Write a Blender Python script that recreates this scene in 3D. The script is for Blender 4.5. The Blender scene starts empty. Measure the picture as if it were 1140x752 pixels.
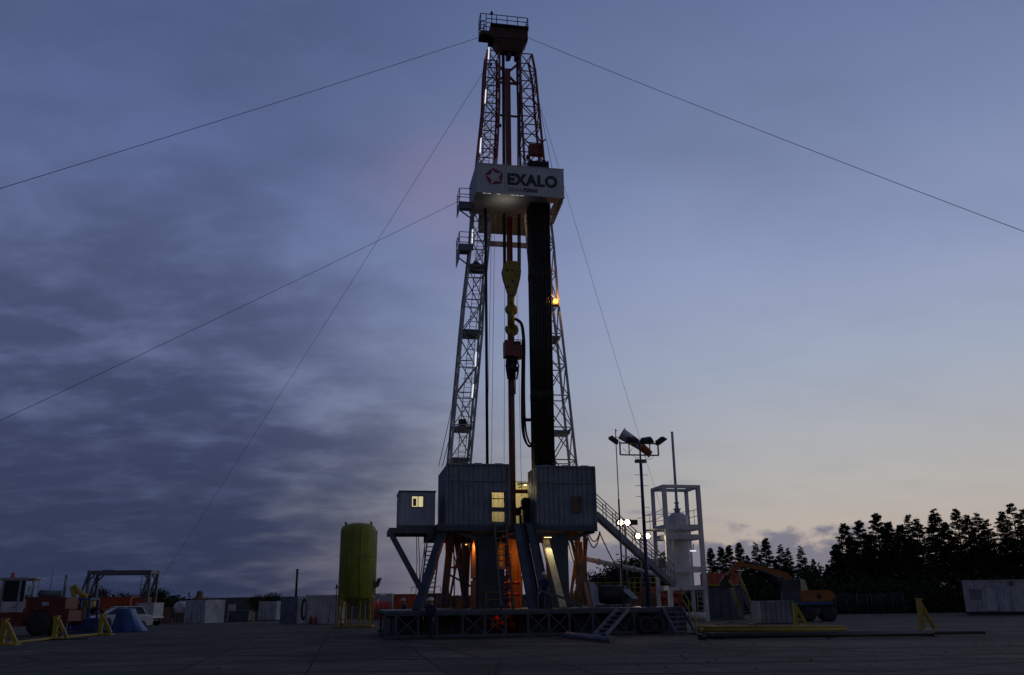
import bpy, bmesh, math, random
from mathutils import Vector, Matrix
random.seed(7)
SC = bpy.context.scene
COL = SC.collection
R = math.radians

# ------------------------------------------------------------------ camera
F_PX, CX, CY = 972.0, 570.0, 376.0          # focal length and centre measured in the 1140 px wide photograph
CAM_M = Matrix.Translation((0, 0, 1.68)) @ Matrix.Rotation(R(90 + 16.77), 4, 'X') @ Matrix.Rotation(R(-0.7), 4, 'Z')
cam = bpy.data.cameras.new('camera'); cam_o = bpy.data.objects.new('camera', cam); COL.objects.link(cam_o)
cam_o.matrix_world = CAM_M
cam.sensor_width = 36; cam.lens = 36 * F_PX / 1140; cam.clip_start = .1; cam.clip_end = 9000
SC.camera = cam_o
CAM_P = CAM_M.translation.copy(); CAM_R = CAM_M.to_3x3()

def ray(px, py):
    return CAM_R @ Vector(((px - CX) / F_PX, -(py - CY) / F_PX, -1))
def gnd(px, py, z=0.0):
    d = ray(px, py); return CAM_P + d * ((z - CAM_P.z) / d.z)
def at(px, py, Y):
    d = ray(px, py); return CAM_P + d * ((Y - CAM_P.y) / d.y)

class Fr:
    """a local frame standing on the ground: x to the right, y away, z up"""
    def __init__(s, o, yaw=0.0):
        s.M = Matrix.Translation(o) @ Matrix.Rotation(R(yaw), 4, 'Z'); s.I = s.M.inverted()
    def P(s, px, py, ly=0.0):
        o = s.I @ CAM_P; d = s.I.to_3x3() @ ray(px, py)
        return o + d * ((ly - o.y) / d.y)
W = Fr((0, 0, 0))

# ------------------------------------------------------------------ materials
def hx(h):
    h = h.lstrip('#'); c = [int(h[i:i + 2], 16) / 255 for i in (0, 2, 4)]
    return tuple((x / 12.92 if x <= .04045 else ((x + .055) / 1.055) ** 2.4) for x in c) + (1,)
class NT:
    def __init__(s, tree): s.t = tree; s.n = tree.nodes; s.l = tree.links
    def add(s, ty, ins=None, **kw):
        n = s.n.new(ty)
        for k, v in kw.items(): setattr(n, k, v)
        for k, v in (ins or {}).items(): s.set(n, k, v)
        return n
    def set(s, n, k, v):
        if hasattr(v, 'is_linked') or isinstance(v, bpy.types.NodeSocket): s.l.new(v, n.inputs[k])
        else: n.inputs[k].default_value = v
    def math(s, op, a, b=0.0, c=0.0, clamp=False):
        n = s.add('ShaderNodeMath', {0: a, 1: b, 2: c}, operation=op); n.use_clamp = clamp; return n.outputs[0]
    def sm(s, v, a, b):
        n = s.add('ShaderNodeMapRange', {0: v, 1: a, 2: b, 3: 0.0, 4: 1.0}, interpolation_type='SMOOTHSTEP'); return n.outputs[0]
    def mix(s, f, a, b, bt='MIX'):
        n = s.add('ShaderNodeMix', data_type='RGBA', blend_type=bt)
        for k, v in ((0, f), (6, a), (7, b)): s.set(n, k, v)
        return n.outputs[2]
    def ramp(s, f, stops, interp='LINEAR'):
        n = s.add('ShaderNodeValToRGB', {0: f}); e = n.color_ramp.elements; n.color_ramp.interpolation = interp
        while len(e) < len(stops): e.new(.5)
        for i, (p, c) in enumerate(stops): e[i].position = p; e[i].color = c
        return n.outputs[0]
    def noise(s, vec, scale, detail=4, rough=.55, dist=0.0):
        n = s.add('ShaderNodeTexNoise', {'Vector': vec, 'Scale': scale, 'Detail': detail, 'Roughness': rough, 'Distortion': dist}); return n.outputs[0]

def newmat(name):
    m = bpy.data.materials.new(name); m.use_nodes = True; nt = NT(m.node_tree)
    return m, nt, nt.n['Principled BSDF']
def paint(name, col, rough=.6, var=.35, metal=0.0, scale=1.3, dirt=(.05, .04, .035), dirt_amt=.45, bump=.15):
    """painted or bare steel with uneven tone, streaks of grime running down and a little surface relief"""
    m, nt, b = newmat(name)
    tc = nt.add('ShaderNodeTexCoord').outputs['Object']
    st = nt.add('ShaderNodeMapping', {'Vector': tc, 'Scale': (3.0, 3.0, .35)}).outputs[0]
    n1 = nt.noise(tc, scale, 5); n2 = nt.noise(st, 1.7, 6, .65); n3 = nt.noise(tc, 14, 3)
    lo = tuple(c * (1 - var) for c in col) + (1,); hi = tuple(min(1, c * (1 + var * .6)) for c in col) + (1,)
    c = nt.ramp(n1, [(.3, lo), (.7, hi)])
    f = nt.math('MULTIPLY', nt.sm(n2, .5, .72), dirt_amt)
    c = nt.mix(f, c, tuple(dirt) + (1,))
    nt.set(b, 'Base Color', c); b.inputs['Metallic'].default_value = metal
    nt.set(b, 'Roughness', nt.math('MULTIPLY_ADD', n3, .3, rough - .15))
    bp = nt.add('ShaderNodeBump', {'Height': n3, 'Strength': bump, 'Distance': .01}); nt.l.new(bp.outputs[0], b.inputs['Normal'])
    return m
def emit(name, col, strength):
    m = bpy.data.materials.new(name); m.use_nodes = True; nt = NT(m.node_tree)
    nt.n.remove(nt.n['Principled BSDF'])
    e = nt.add('ShaderNodeEmission', {'Color': tuple(col) + (1,), 'Strength': strength})
    nt.l.new(e.outputs[0], nt.n['Material Output'].inputs[0]); return m

M = dict(
    steel=paint('dark_steel', (.085, .10, .13), .55),
    navy=paint('navy_steel', (.055, .070, .10), .55),
    mast=paint('mast_grey', (.46, .47, .51), .45, .3, dirt_amt=.5),
    mastred=paint('mast_red', (.24, .042, .026), .5),
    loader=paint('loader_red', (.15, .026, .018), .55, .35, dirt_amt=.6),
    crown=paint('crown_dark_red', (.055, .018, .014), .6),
    guide=paint('guide_red', (.26, .05, .025), .5),
    wall=paint('wall_blue_grey', (.20, .235, .28), .5, .3, dirt=(.06, .06, .06), dirt_amt=.7),
    sign=paint('sign_grey', (.52, .54, .58), .5, .12, dirt_amt=.25, dirt=(.25, .25, .26)),
    cabin=paint('cabin_white', (.42, .45, .52), .5, .15, dirt_amt=.35),
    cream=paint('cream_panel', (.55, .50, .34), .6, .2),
    white=paint('white_paint', (.62, .62, .64), .5, .15, dirt_amt=.4, dirt=(.2, .17, .14)),
    dirtywhite=paint('worn_white_paint', (.50, .51, .53), .6, .3, dirt_amt=.7, dirt=(.10, .08, .07)),
    midgrey=paint('mid_grey_paint', (.13, .14, .165), .55),
    grey=paint('grey_paint', (.20, .225, .27), .55),
    black=paint('black_rubber', (.018, .018, .02), .6, .3, dirt_amt=.2),
    pipe=paint('drill_pipe_steel', (.030, .026, .025), .5, .5, .3),
    sockred=paint('windsock_red', (.62, .12, .04), .8, .15, dirt_amt=.15),
    yellow=paint('yellow_paint', (.38, .27, .025), .5, .25),
    green=paint('tank_green', (.26, .285, .030), .6, .25, dirt_amt=.55, dirt=(.10, .10, .03)),
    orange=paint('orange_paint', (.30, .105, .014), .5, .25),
    red=paint('red_paint', (.38, .045, .025), .5, .3),
    redbox=paint('orange_red_container', (.50, .09, .035), .55, .3),
    brown=paint('rusty_steel', (.20, .10, .055), .7, .5),
    tan=paint('tan_steel', (.15, .12, .075), .65, .4),
    blue=paint('blue_paint', (.03, .075, .22), .5, .3),
    poleblue=paint('pole_blue', (.018, .038, .11), .5, .3),
    tarp=paint('blue_tarp', (.025, .08, .24), .45, .25, dirt_amt=.2),
    blockyel=paint('block_yellow', (.42, .30, .03), .5, .35, dirt_amt=.6),
    skin=paint('skin', (.35, .2, .14), .6, .1, dirt_amt=0),
    cover=paint('coverall', (.02, .035, .085), .85, .25, dirt_amt=.2),
    helmet=paint('helmet_white', (.78, .78, .76), .35, .05, dirt_amt=.1),
    bark=paint('bark', (.07, .05, .038), .9, .4),
    rope=paint('wire_rope', (.045, .045, .05), .5, .2, dirt_amt=0),
    logored=paint('logo_red', (.22, .012, .02), .5, .1, dirt_amt=.1),
    ink=paint('lettering_navy', (.012, .014, .03), .5, .1, dirt_amt=0),
    inkgrey=paint('lettering_grey', (.16, .17, .21), .5, .1, dirt_amt=0),
)
def glassmat():
    m, nt, b = newmat('dark_glass')
    b.inputs['Base Color'].default_value = (.015, .02, .028, 1); b.inputs['Roughness'].default_value = .08
    b.inputs['Metallic'].default_value = 0; return m
M['glass'] = glassmat()
M['lamp_white'] = emit('floodlight_lens', (1, .80, .52), 14)
M['lamp_orange'] = emit('sodium_lamp', (1, .40, .08), 3.2)
M['tube'] = emit('fluorescent_tube', (.85, .9, 1), .95)
M['warmtube'] = emit('warm_tube', (1, .72, .35), 2.6)
M['winlit'] = emit('lit_room', (1, .86, .48), .6)

def foliage(name, a, b_):
    m, nt, b = newmat(name)
    tc = nt.add('ShaderNodeTexCoord').outputs['Object']
    c = nt.ramp(nt.noise(tc, .9, 5), [(.3, a + (1,)), (.7, b_ + (1,))])
    nt.set(b, 'Base Color', c); b.inputs['Roughness'].default_value = .9; b.inputs['Specular IOR Level'].default_value = .15; return m
M['needle'] = foliage('needles', (.018, .028, .016), (.045, .06, .03))
M['leafbush'] = foliage('bush_leaves', (.02, .03, .015), (.05, .058, .03))

def ground_mat():
    m, nt, b = newmat('yard_concrete')
    tc = nt.add('ShaderNodeTexCoord').outputs['Object']
    n0 = nt.noise(tc, .05, 3); n1 = nt.noise(tc, .23, 7, .65, .4); n2 = nt.noise(tc, 3.0, 6, .6); n4 = nt.noise(tc, 26, 4, .6)
    c = nt.ramp(n1, [(.25, (.044, .034, .025, 1)), (.5, (.145, .114, .083, 1)), (.75, (.27, .215, .157, 1))])
    c = nt.mix(nt.math('MULTIPLY', nt.sm(n2, .45, .75), .6), c, (.030, .026, .022, 1))
    c = nt.mix(nt.math('MULTIPLY', nt.sm(n0, .4, .6), .35), c, (.06, .055, .056, 1))
    c = nt.mix(nt.math('MULTIPLY', nt.sm(n4, .5, .8), .35), c, (.17, .155, .13, 1))
    sx2 = nt.add('ShaderNodeMapping', {'Vector': tc, 'Scale': (.45, 1.6, 1), 'Rotation': (0, 0, R(8))}).outputs[0]
    c = nt.mix(nt.math('MULTIPLY', nt.sm(nt.noise(sx2, 1.1, 4, .6, .3), .60, .68), .75), c, (.022, .019, .016, 1))
    # joints between cast slabs, wandering a little and partly filled with dirt
    wob = nt.add('ShaderNodeVectorMath', {0: tc, 1: nt.add('ShaderNodeVectorMath', {0: nt.add('ShaderNodeTexNoise', {'Vector': tc, 'Scale': .5}).outputs[1], 1: (.10, .10, 0)}, operation='MULTIPLY').outputs[0]}, operation='ADD').outputs[0]
    jp = Matrix.Rotation(R(-10.5), 3, 'Z') @ gnd(493, 745)                  # the joints run with the rig; one of them passes here
    gv = nt.add('ShaderNodeMapping', {'Vector': wob, 'Rotation': (0, 0, R(-10.5)), 'Location': (-jp.x, -jp.y + .8, 0)}).outputs[0]
    br = nt.add('ShaderNodeTexBrick', {'Vector': gv, 'Scale': 1.0, 'Mortar Size': .035, 'Mortar Smooth': .3, 'Brick Width': 3.4, 'Row Height': 5.2}, offset=.0)
    slab = nt.add('ShaderNodeTexWhiteNoise', {0: nt.add('ShaderNodeVectorMath', {0: nt.add('ShaderNodeVectorMath', {0: gv, 1: (1 / 3.4, 1 / 5.2, 0)}, operation='MULTIPLY').outputs[0]}, operation='FLOOR').outputs[0]}).outputs[0]
    c = nt.mix(nt.math('MULTIPLY', slab, .45), c, (.040, .036, .032, 1))
    jf = nt.math('MULTIPLY', br.outputs['Fac'], nt.math('MULTIPLY_ADD', n1, 1.6, .15, True))
    c = nt.mix(jf, c, (.016, .015, .015, 1))
    # cracks
    vo = nt.add('ShaderNodeTexVoronoi', {'Vector': wob, 'Scale': .11}, feature='DISTANCE_TO_EDGE')
    cr = nt.math('MULTIPLY', nt.math('SUBTRACT', 1, nt.sm(vo.outputs['Distance'], .0, .012)), .7)
    c = nt.mix(cr, c, (.018, .017, .018, 1))
    # long dark tyre and drag streaks running across the yard
    sx = nt.add('ShaderNodeMapping', {'Vector': tc, 'Scale': (.05, .75, 1), 'Rotation': (0, 0, R(6))}).outputs[0]
    s = nt.math('MULTIPLY', nt.sm(nt.noise(sx, 1.3, 5, .6), .50, .64), .8)
    c = nt.mix(s, c, (.020, .018, .018, 1))
    nt.set(b, 'Base Color', c)
    nt.set(b, 'Roughness', nt.math('MULTIPLY_ADD', n1, -.2, .98)); b.inputs['Specular IOR Level'].default_value = .22
    h = nt.math('SUBTRACT', nt.math('MULTIPLY_ADD', n2, .5, nt.math('MULTIPLY', n4, .25)), nt.math('ADD', jf, cr))
    bp = nt.add('ShaderNodeBump', {'Height': h, 'Strength': .8, 'Distance': .05}); nt.l.new(bp.outputs[0], b.inputs['Normal'])
    return m
M['yard'] = ground_mat()
def field_mat():
    m, nt, b = newmat('field_grass')
    tc = nt.add('ShaderNodeTexCoord').outputs['Object']
    c = nt.ramp(nt.noise(tc, .12, 8, .65), [(.3, (.008, .012, .006, 1)), (.6, (.014, .021, .009, 1)), (.8, (.022, .025, .012, 1))])
    nt.set(b, 'Base Color', c); b.inputs['Roughness'].default_value = 1; b.inputs['Specular IOR Level'].default_value = .05
    bp = nt.add('ShaderNodeBump', {'Height': nt.noise(tc, 3, 6), 'Strength': .8, 'Distance': .2}); nt.l.new(bp.outputs[0], b.inputs['Normal'])
    return m
M['field'] = field_mat()

# ------------------------------------------------------------------ mesh builder
class MB:
    def __init__(s): s.v = []; s.f = []; s.sm = []
    def face(s, ids, smooth=False): s.f.append(ids); s.sm.append(smooth)
    def pts(s, P): i = len(s.v); s.v += [Vector(p) for p in P]; return i
    def box(s, a, b):
        (x0, y0, z0), (x1, y1, z1) = a, b
        x0, x1 = sorted((x0, x1)); y0, y1 = sorted((y0, y1)); z0, z1 = sorted((z0, z1))
        i = s.pts([(x0, y0, z0), (x1, y0, z0), (x1, y1, z0), (x0, y1, z0), (x0, y0, z1), (x1, y0, z1), (x1, y1, z1), (x0, y1, z1)])
        for q in ((0, 3, 2, 1), (4, 5, 6, 7), (0, 1, 5, 4), (1, 2, 6, 5), (2, 3, 7, 6), (3, 0, 4, 7)): s.face([i + k for k in q])
        return s
    def hexa(s, bot, top):
        i = s.pts(list(bot) + list(top))
        for q in ((0, 3, 2, 1), (4, 5, 6, 7), (0, 1, 5, 4), (1, 2, 6, 5), (2, 3, 7, 6), (3, 0, 4, 7)): s.face([i + k for k in q])
        return s
    def frame_of(s, p, q, up=None):
        d = (Vector(q) - Vector(p)).normalized()
        u = Vector(up) if up is not None else (Vector((0, 0, 1)) if abs(d.z) < .9 else Vector((0, 1, 0)))
        a = d.cross(u).normalized(); return a, a.cross(d).normalized()
    def beam(s, p, q, w, h=None, up=None):
        p, q = Vector(p), Vector(q); h = h or w; a, b = s.frame_of(p, q, up)
        c = [(-1, -1), (1, -1), (1, 1), (-1, 1)]
        s.hexa([p + a * (x * w / 2) + b * (y * h / 2) for x, y in c], [q + a * (x * w / 2) + b * (y * h / 2) for x, y in c]); return s
    def tube(s, p, q, r, r2=None, n=8): return s.path([p, q], r, n, r2)
    def path(s, P, r, n=6, r2=None):
        P = [Vector(p) for p in P]; k = len(P); base = len(s.v)
        a = b = None
        for j, p in enumerate(P):
            d = (P[min(j + 1, k - 1)] - P[max(j - 1, 0)]).normalized()
            if a is None: a, b = s.frame_of(P[0], P[0] + d)
            else:
                a = (a - d * a.dot(d)).normalized(); b = a.cross(d).normalized()
            rr = r if r2 is None else r + (r2 - r) * j / (k - 1)
            s.pts([p + a * (rr * math.cos(2 * math.pi * t / n)) + b * (rr * math.sin(2 * math.pi * t / n)) for t in range(n)])
        for j in range(k - 1):
            for t in range(n):
                u = (t + 1) % n; s.face([base + j * n + t, base + j * n + u, base + j * n + n + u, base + j * n + n + t], True)
        s.face([base + t for t in range(n)][::-1]); s.face([base + (k - 1) * n + t for t in range(n)])
        return s
    def lathe(s, prof, c=(0, 0, 0), n=24, axis='z'):
        c = Vector(c); base = len(s.v)
        for r, z in prof:
            for t in range(n):
                x, y = r * math.cos(2 * math.pi * t / n), r * math.sin(2 * math.pi * t / n)
                s.v.append(c + Vector({'z': (x, y, z), 'y': (x, z, y), 'x': (z, x, y)}[axis]))
        for j in range(len(prof) - 1):
            for t in range(n):
                u = (t + 1) % n; s.face([base + j * n + t, base + j * n + u, base + j * n + n + u, base + j * n + n + t], True)
        if prof[0][0] > 1e-4: s.face([base + t for t in range(n)][::-1])
        if prof[-1][0] > 1e-4: s.face([base + (len(prof) - 1) * n + t for t in range(n)])
        return s
    def extr(s, poly, vec):
        vec = Vector(vec); i = s.pts(poly); n = len(poly); j = s.pts([Vector(p) + vec for p in poly])
        s.face([i + k for k in range(n)][::-1]); s.face([j + k for k in range(n)])
        for k in range(n): l = (k + 1) % n; s.face([i + k, i + l, j + l, j + k])
        return s
    def corr(s, p, ux, w, h, pitch=.28, dep=.04, thick=.03, uz=(0, 0, 1), out=None):
        """a corrugated sheet: trapezoid ribs running up, w along ux, h along uz"""
        p, ux, uz = Vector(p), Vector(ux).normalized(), Vector(uz).normalized()
        nrm = Vector(out).normalized() if out is not None else ux.cross(uz).normalized()
        prof = []; n = max(1, int(round(w / pitch))); pt = w / n
        for k in range(n): prof += [(k * pt, 0), (k * pt + pt * .38, 0), (k * pt + pt * .5, dep), (k * pt + pt * .88, dep)]
        prof.append((w, 0))
        i = len(s.v)
        for x, d in prof: s.pts([p + ux * x + nrm * d, p + ux * x + nrm * d + uz * h, p + ux * x + nrm * (d - thick), p + ux * x + nrm * (d - thick) + uz * h])
        for k in range(len(prof) - 1):
            a = i + 4 * k; c = a + 4
            s.face([a, c, c + 1, a + 1]); s.face([a + 2, a + 3, c + 3, c + 2]); s.face([a + 1, c + 1, c + 3, a + 3]); s.face([a, a + 2, c + 2, c])
        e = i + 4 * (len(prof) - 1); s.face([i, i + 1, i + 3, i + 2]); s.face([e, e + 2, e + 3, e + 1]); return s
    def rail(s, P, h=1.05, r=.022, rows=(1.0, .55), step=1.5):
        """handrail along a polyline of floor points"""
        P = [Vector(p) for p in P]; U = Vector((0, 0, 1))
        for a, b in zip(P, P[1:]):
            for k in rows: s.tube(a + U * h * k, b + U * h * k, r, n=6)
            n = max(1, int(round((b - a).length / step)))
            for k in range(n + 1): q = a.lerp(b, k / n); s.tube(q, q + U * h, r, n=6)
        return s
    def ladder(s, p, q, w=.42, step=.3, r=.018, side=(1, 0, 0)):
        p, q, sd = Vector(p), Vector(q), Vector(side).normalized() * (w / 2)
        s.tube(p - sd, q - sd, r * 1.3, n=6); s.tube(p + sd, q + sd, r * 1.3, n=6)
        n = int((q - p).length / step)
        for k in range(1, n + 1): c = p.lerp(q, k / (n + .5)); s.tube(c - sd, c + sd, r, n=5)
        return s
    def add(s, o, Mx=None):
        i = len(s.v); s.v += [(Mx @ v if Mx else v.copy()) for v in o.v]
        s.f += [[i + k for k in f] for f in o.f]; s.sm += o.sm; return s
    def build(s, name, mat, parent=None, base=None, frame=None, mi=None):
        top = parent
        while top is not None and top.parent is not None: top = top.parent
        b = Vector(base) if base is not None else (BASE[top.name] if top is not None else Vector((0, 0, 0)))
        me = bpy.data.meshes.new(name); me.from_pydata([v - b for v in s.v], [], s.f)
        for mm in (mat if isinstance(mat, (list, tuple)) else [mat]): me.materials.append(M[mm] if isinstance(mm, str) else mm)
        me.polygons.foreach_set('use_smooth', s.sm)
        if mi: me.polygons.foreach_set('material_index', mi)
        me.update()
        o = bpy.data.objects.new(name, me); COL.objects.link(o)
        if parent is not None: o.parent = parent
        else:
            o.matrix_world = (frame or W).M @ Matrix.Translation(b)
        return o
BASE = {}
def tag(o, label, cat, group=None, kind=None):
    if label: o['label'] = label
    if cat: o['category'] = cat
    if group: o['group'] = group
    if kind: o['kind'] = kind
    return o
def thing(name, label, cat, base=(0, 0, 0), frame=None, group=None):
    o = bpy.data.objects.new(name, None); COL.objects.link(o); o.empty_display_size = .3
    o.matrix_world = (frame or W).M @ Matrix.Translation(Vector(base)); BASE[o.name] = Vector(base)
    return tag(o, label, cat, group)
def copy_tree(o, loc=None, parent=None, label=None, rz=None):
    c = o.copy(); COL.objects.link(c)
    if parent is not None: c.parent = parent
    if loc is not None: c.location = loc
    if rz is not None: c.rotation_euler[2] = rz
    if label: c['label'] = label
    for ch in list(o.children): copy_tree(ch, parent=c)
    return c
def light(name, kind, p, col, power, frame=None, parent=None, size=.2, rot=None, spot=None):
    l = bpy.data.lights.new(name, kind); l.color = col; l.energy = power
    if kind == 'POINT' or kind == 'SPOT': l.shadow_soft_size = size
    if kind == 'AREA': l.size = size
    if spot: l.spot_size = R(spot)
    o = bpy.data.objects.new(name, l); COL.objects.link(o)
    if parent is not None:
        top = parent
        while top.parent is not None: top = top.parent
        o.parent = parent; o.location = Vector(p) - BASE[top.name]
    else: o.matrix_world = (frame or W).M @ Matrix.Translation(Vector(p))
    if rot: o.rotation_euler = rot
    return o
def text_mb(txt, size, sx=1.0, shear=0.0, offset=0.0, extrude=.006):
    cu = bpy.data.curves.new('lettering', 'FONT'); cu.body = txt; cu.size = size; cu.shear = shear; cu.offset = offset; cu.extrude = extrude; cu.space_character = 1.0 + 1.6 * max(0, offset)
    o = bpy.data.objects.new('lettering_tmp', cu); COL.objects.link(o)
    bpy.context.view_layer.update()
    me = bpy.data.meshes.new_from_object(o.evaluated_get(bpy.context.evaluated_depsgraph_get()))
    mb = MB(); mb.v = [Vector((v.co.x * sx, -v.co.z, v.co.y)) for v in me.vertices]       # stands upright, facing -y
    for p in me.polygons: mb.face(list(p.vertices))
    bpy.data.objects.remove(o); bpy.data.curves.remove(cu); bpy.data.meshes.remove(me)
    return mb
# ------------------------------------------------------------------ sky (world) and dusk light
wd = bpy.data.worlds.new('World'); SC.world = wd; wd.use_nodes = True
def sky():
    nt = NT(wd.node_tree); bg = nt.n['Background']
    d = nt.add('ShaderNodeTexCoord').outputs['Generated']
    sp = nt.add('ShaderNodeSeparateXYZ', {0: d}); x, y, z = sp.outputs
    zc = nt.math('MAXIMUM', z, 0.0)
    hr = nt.math('SQRT', nt.math('MAXIMUM', nt.math('ADD', nt.math('MULTIPLY', x, x), nt.math('MULTIPLY', y, y)), 1e-4))
    a = nt.math('DIVIDE', x, hr)
    zz = nt.math('DIVIDE', zc, .7, clamp=True)
    z_ = lambda v: min(1, v / .7)
    right = nt.ramp(zz, [(0, hx('b8a08e')), (z_(.04), hx('bcab9f')), (z_(.12), hx('b3b1ae')), (z_(.24), hx('a0aabd')), (z_(.36), hx('8e9bbe')), (z_(.47), hx('7886ab')), (z_(.62), hx('62729a')), (1, hx('4c5f88'))])
    left = nt.ramp(zz, [(0, hx('3a4360')), (z_(.10), hx('4f5974')), (z_(.24), hx('6a759b')), (z_(.36), hx('6a77a1')), (z_(.47), hx('5c6b97')), (z_(.62), hx('4d5d84')), (1, hx('3c4d78'))])
    base = nt.mix(nt.sm(a, -.42, .34), left, right)
    # a little of the physical sky with the sun already under the horizon at the right
    ns = nt.add('ShaderNodeTexSky', sky_type='NISHITA', sun_disc=False, sun_elevation=R(0.5), sun_rotation=R(48), altitude=50, air_density=1, dust_density=1.5)
    base = nt.mix(1.0, base, nt.mix(1.0, ns.outputs[0], (.0012, .0012, .0012, 1), 'MULTIPLY'), 'ADD')
    # cloud layer: noise on a flat deck overhead, so the streaks flatten towards the horizon
    dn = nt.math('ADD', zc, .22)
    cv = nt.add('ShaderNodeCombineXYZ', {0: nt.math('DIVIDE', x, dn), 1: nt.math('DIVIDE', y, dn), 2: 0.0}).outputs[0]
    cv = nt.add('ShaderNodeMapping', {'Vector': cv, 'Rotation': (0, 0, R(-8)), 'Scale': (1.0, 1.25, 1)}).outputs[0]
    n1 = nt.noise(cv, 3.0, 8, .54, .1)
    n2 = nt.noise(nt.add('ShaderNodeMapping', {'Vector': cv, 'Location': (3.1, 7.7, 0)}).outputs[0], .55, 4, .5, .2)
    edge = nt.math('MULTIPLY_ADD', n2, .45, nt.math('SUBTRACT', a, .225))             # ragged limit of the cloud deck
    m = nt.math('SUBTRACT', 1, nt.sm(edge, -.40, .06))
    el = nt.math('MULTIPLY_ADD', nt.math('SUBTRACT', 1, nt.sm(zc, .28, .52)), .50, .50)
    mm = nt.math('MULTIPLY', m, el)
    dens = nt.sm(nt.math('MULTIPLY_ADD', mm, .24, n1), .38, .80)
    dens = nt.math('MULTIPLY', dens, nt.math('MULTIPLY_ADD', mm, .85, .08, True))
    ccol = nt.ramp(zz, [(0, hx('28304a')), (z_(.12), hx('343c59')), (z_(.30), hx('434c6c')), (z_(.6), hx('495479'))])
    n5 = nt.noise(nt.add('ShaderNodeMapping', {'Vector': cv, 'Location': (2.2, 4.4, 0), 'Scale': (1, 1.25, 1)}).outputs[0], 6.0, 5, .52, .12)
    ccol = nt.mix(nt.math('MULTIPLY', nt.sm(n5, .48, .76), nt.math('MULTIPLY_ADD', nt.sm(zc, .06, .26), .55, .12)), ccol, hx('5c668e'))
    c = nt.mix(dens, base, ccol)
    # faint pink on the thin edges of the deck
    pk = nt.math('MULTIPLY', nt.math('MULTIPLY', nt.sm(a, -.26, -.08), nt.math('SUBTRACT', 1, nt.sm(a, -.04, .06))), nt.math('MULTIPLY', nt.sm(zc, .20, .30), nt.math('SUBTRACT', 1, nt.sm(zc, .46, .56))))
    n3 = nt.noise(nt.add('ShaderNodeMapping', {'Vector': cv, 'Location': (9, 2, 0)}).outputs[0], 1.0, 5, .55, .5)
    c = nt.mix(nt.math('MULTIPLY', nt.math('MULTIPLY', pk, nt.sm(n3, .46, .66)), .38), c, hx('927f98'))
    # low bank of cumulus over the trees and thin streaks beside the rig
    av = nt.add('ShaderNodeCombineXYZ', {0: nt.math('MULTIPLY', a, 9), 1: nt.math('MULTIPLY', zc, 16), 2: 0.0}).outputs[0]
    n4 = nt.noise(av, 2.2, 5, .55)
    top = nt.math('MULTIPLY_ADD', nt.math('SUBTRACT', n4, .5), .11, .062)
    bk = nt.math('MULTIPLY', nt.sm(nt.math('SUBTRACT', top, zc), -.006, .012), nt.math('MULTIPLY', nt.sm(a, -.3, .10), nt.math('SUBTRACT', 1, nt.sm(a, .33, .43))))
    c = nt.mix(nt.math('MULTIPLY', bk, .8), c, hx('676a80'))
    sv = nt.add('ShaderNodeCombineXYZ', {0: nt.math('MULTIPLY', a, 5), 1: nt.math('MULTIPLY', zc, 42), 2: 3.0}).outputs[0]
    stf = nt.math('MULTIPLY', nt.sm(nt.noise(sv, 1.6, 4, .5), .54, .66), nt.math('MULTIPLY', nt.math('MULTIPLY', nt.sm(a, -.2, .05), nt.math('SUBTRACT', 1, nt.sm(a, .12, .26))), nt.math('MULTIPLY', nt.sm(zc, .03, .07), nt.math('SUBTRACT', 1, nt.sm(zc, .11, .2)))))
    c = nt.mix(nt.math('MULTIPLY', stf, .55), c, hx('7b7f95'))
    # high thin veil that keeps the clear part from being even
    vv = nt.noise(nt.add('ShaderNodeMapping', {'Vector': cv, 'Location': (1, 5, 0), 'Scale': (.8, 1, 1)}).outputs[0], 1.9, 6, .52, .12)
    c = nt.mix(nt.math('MULTIPLY', nt.sm(vv, .42, .70), nt.math('MULTIPLY', nt.sm(zc, .25, .5), .24)), c, hx('58657f'))
    # unseen sky behind camera and overhead dimmed to lower light on the scene
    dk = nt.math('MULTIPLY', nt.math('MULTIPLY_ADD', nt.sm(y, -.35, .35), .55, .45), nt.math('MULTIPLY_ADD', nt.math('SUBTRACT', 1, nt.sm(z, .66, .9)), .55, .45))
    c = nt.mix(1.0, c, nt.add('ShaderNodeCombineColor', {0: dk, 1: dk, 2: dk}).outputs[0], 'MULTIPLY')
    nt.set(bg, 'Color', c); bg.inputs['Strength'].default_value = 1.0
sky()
SC.view_settings.view_transform = 'Standard'; SC.view_settings.look = 'None'; SC.view_settings.exposure = 0; SC.view_settings.gamma = 1
sl = bpy.data.lights.new('dusk_sun', 'SUN'); sl.energy = .05; sl.angle = R(25); sl.color = (1, .75, .55)
so = bpy.data.objects.new('dusk_sun', sl); COL.objects.link(so)
so.rotation_euler = (Vector((.62, .78, .14))).to_track_quat('Z', 'Y').to_euler()

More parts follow.
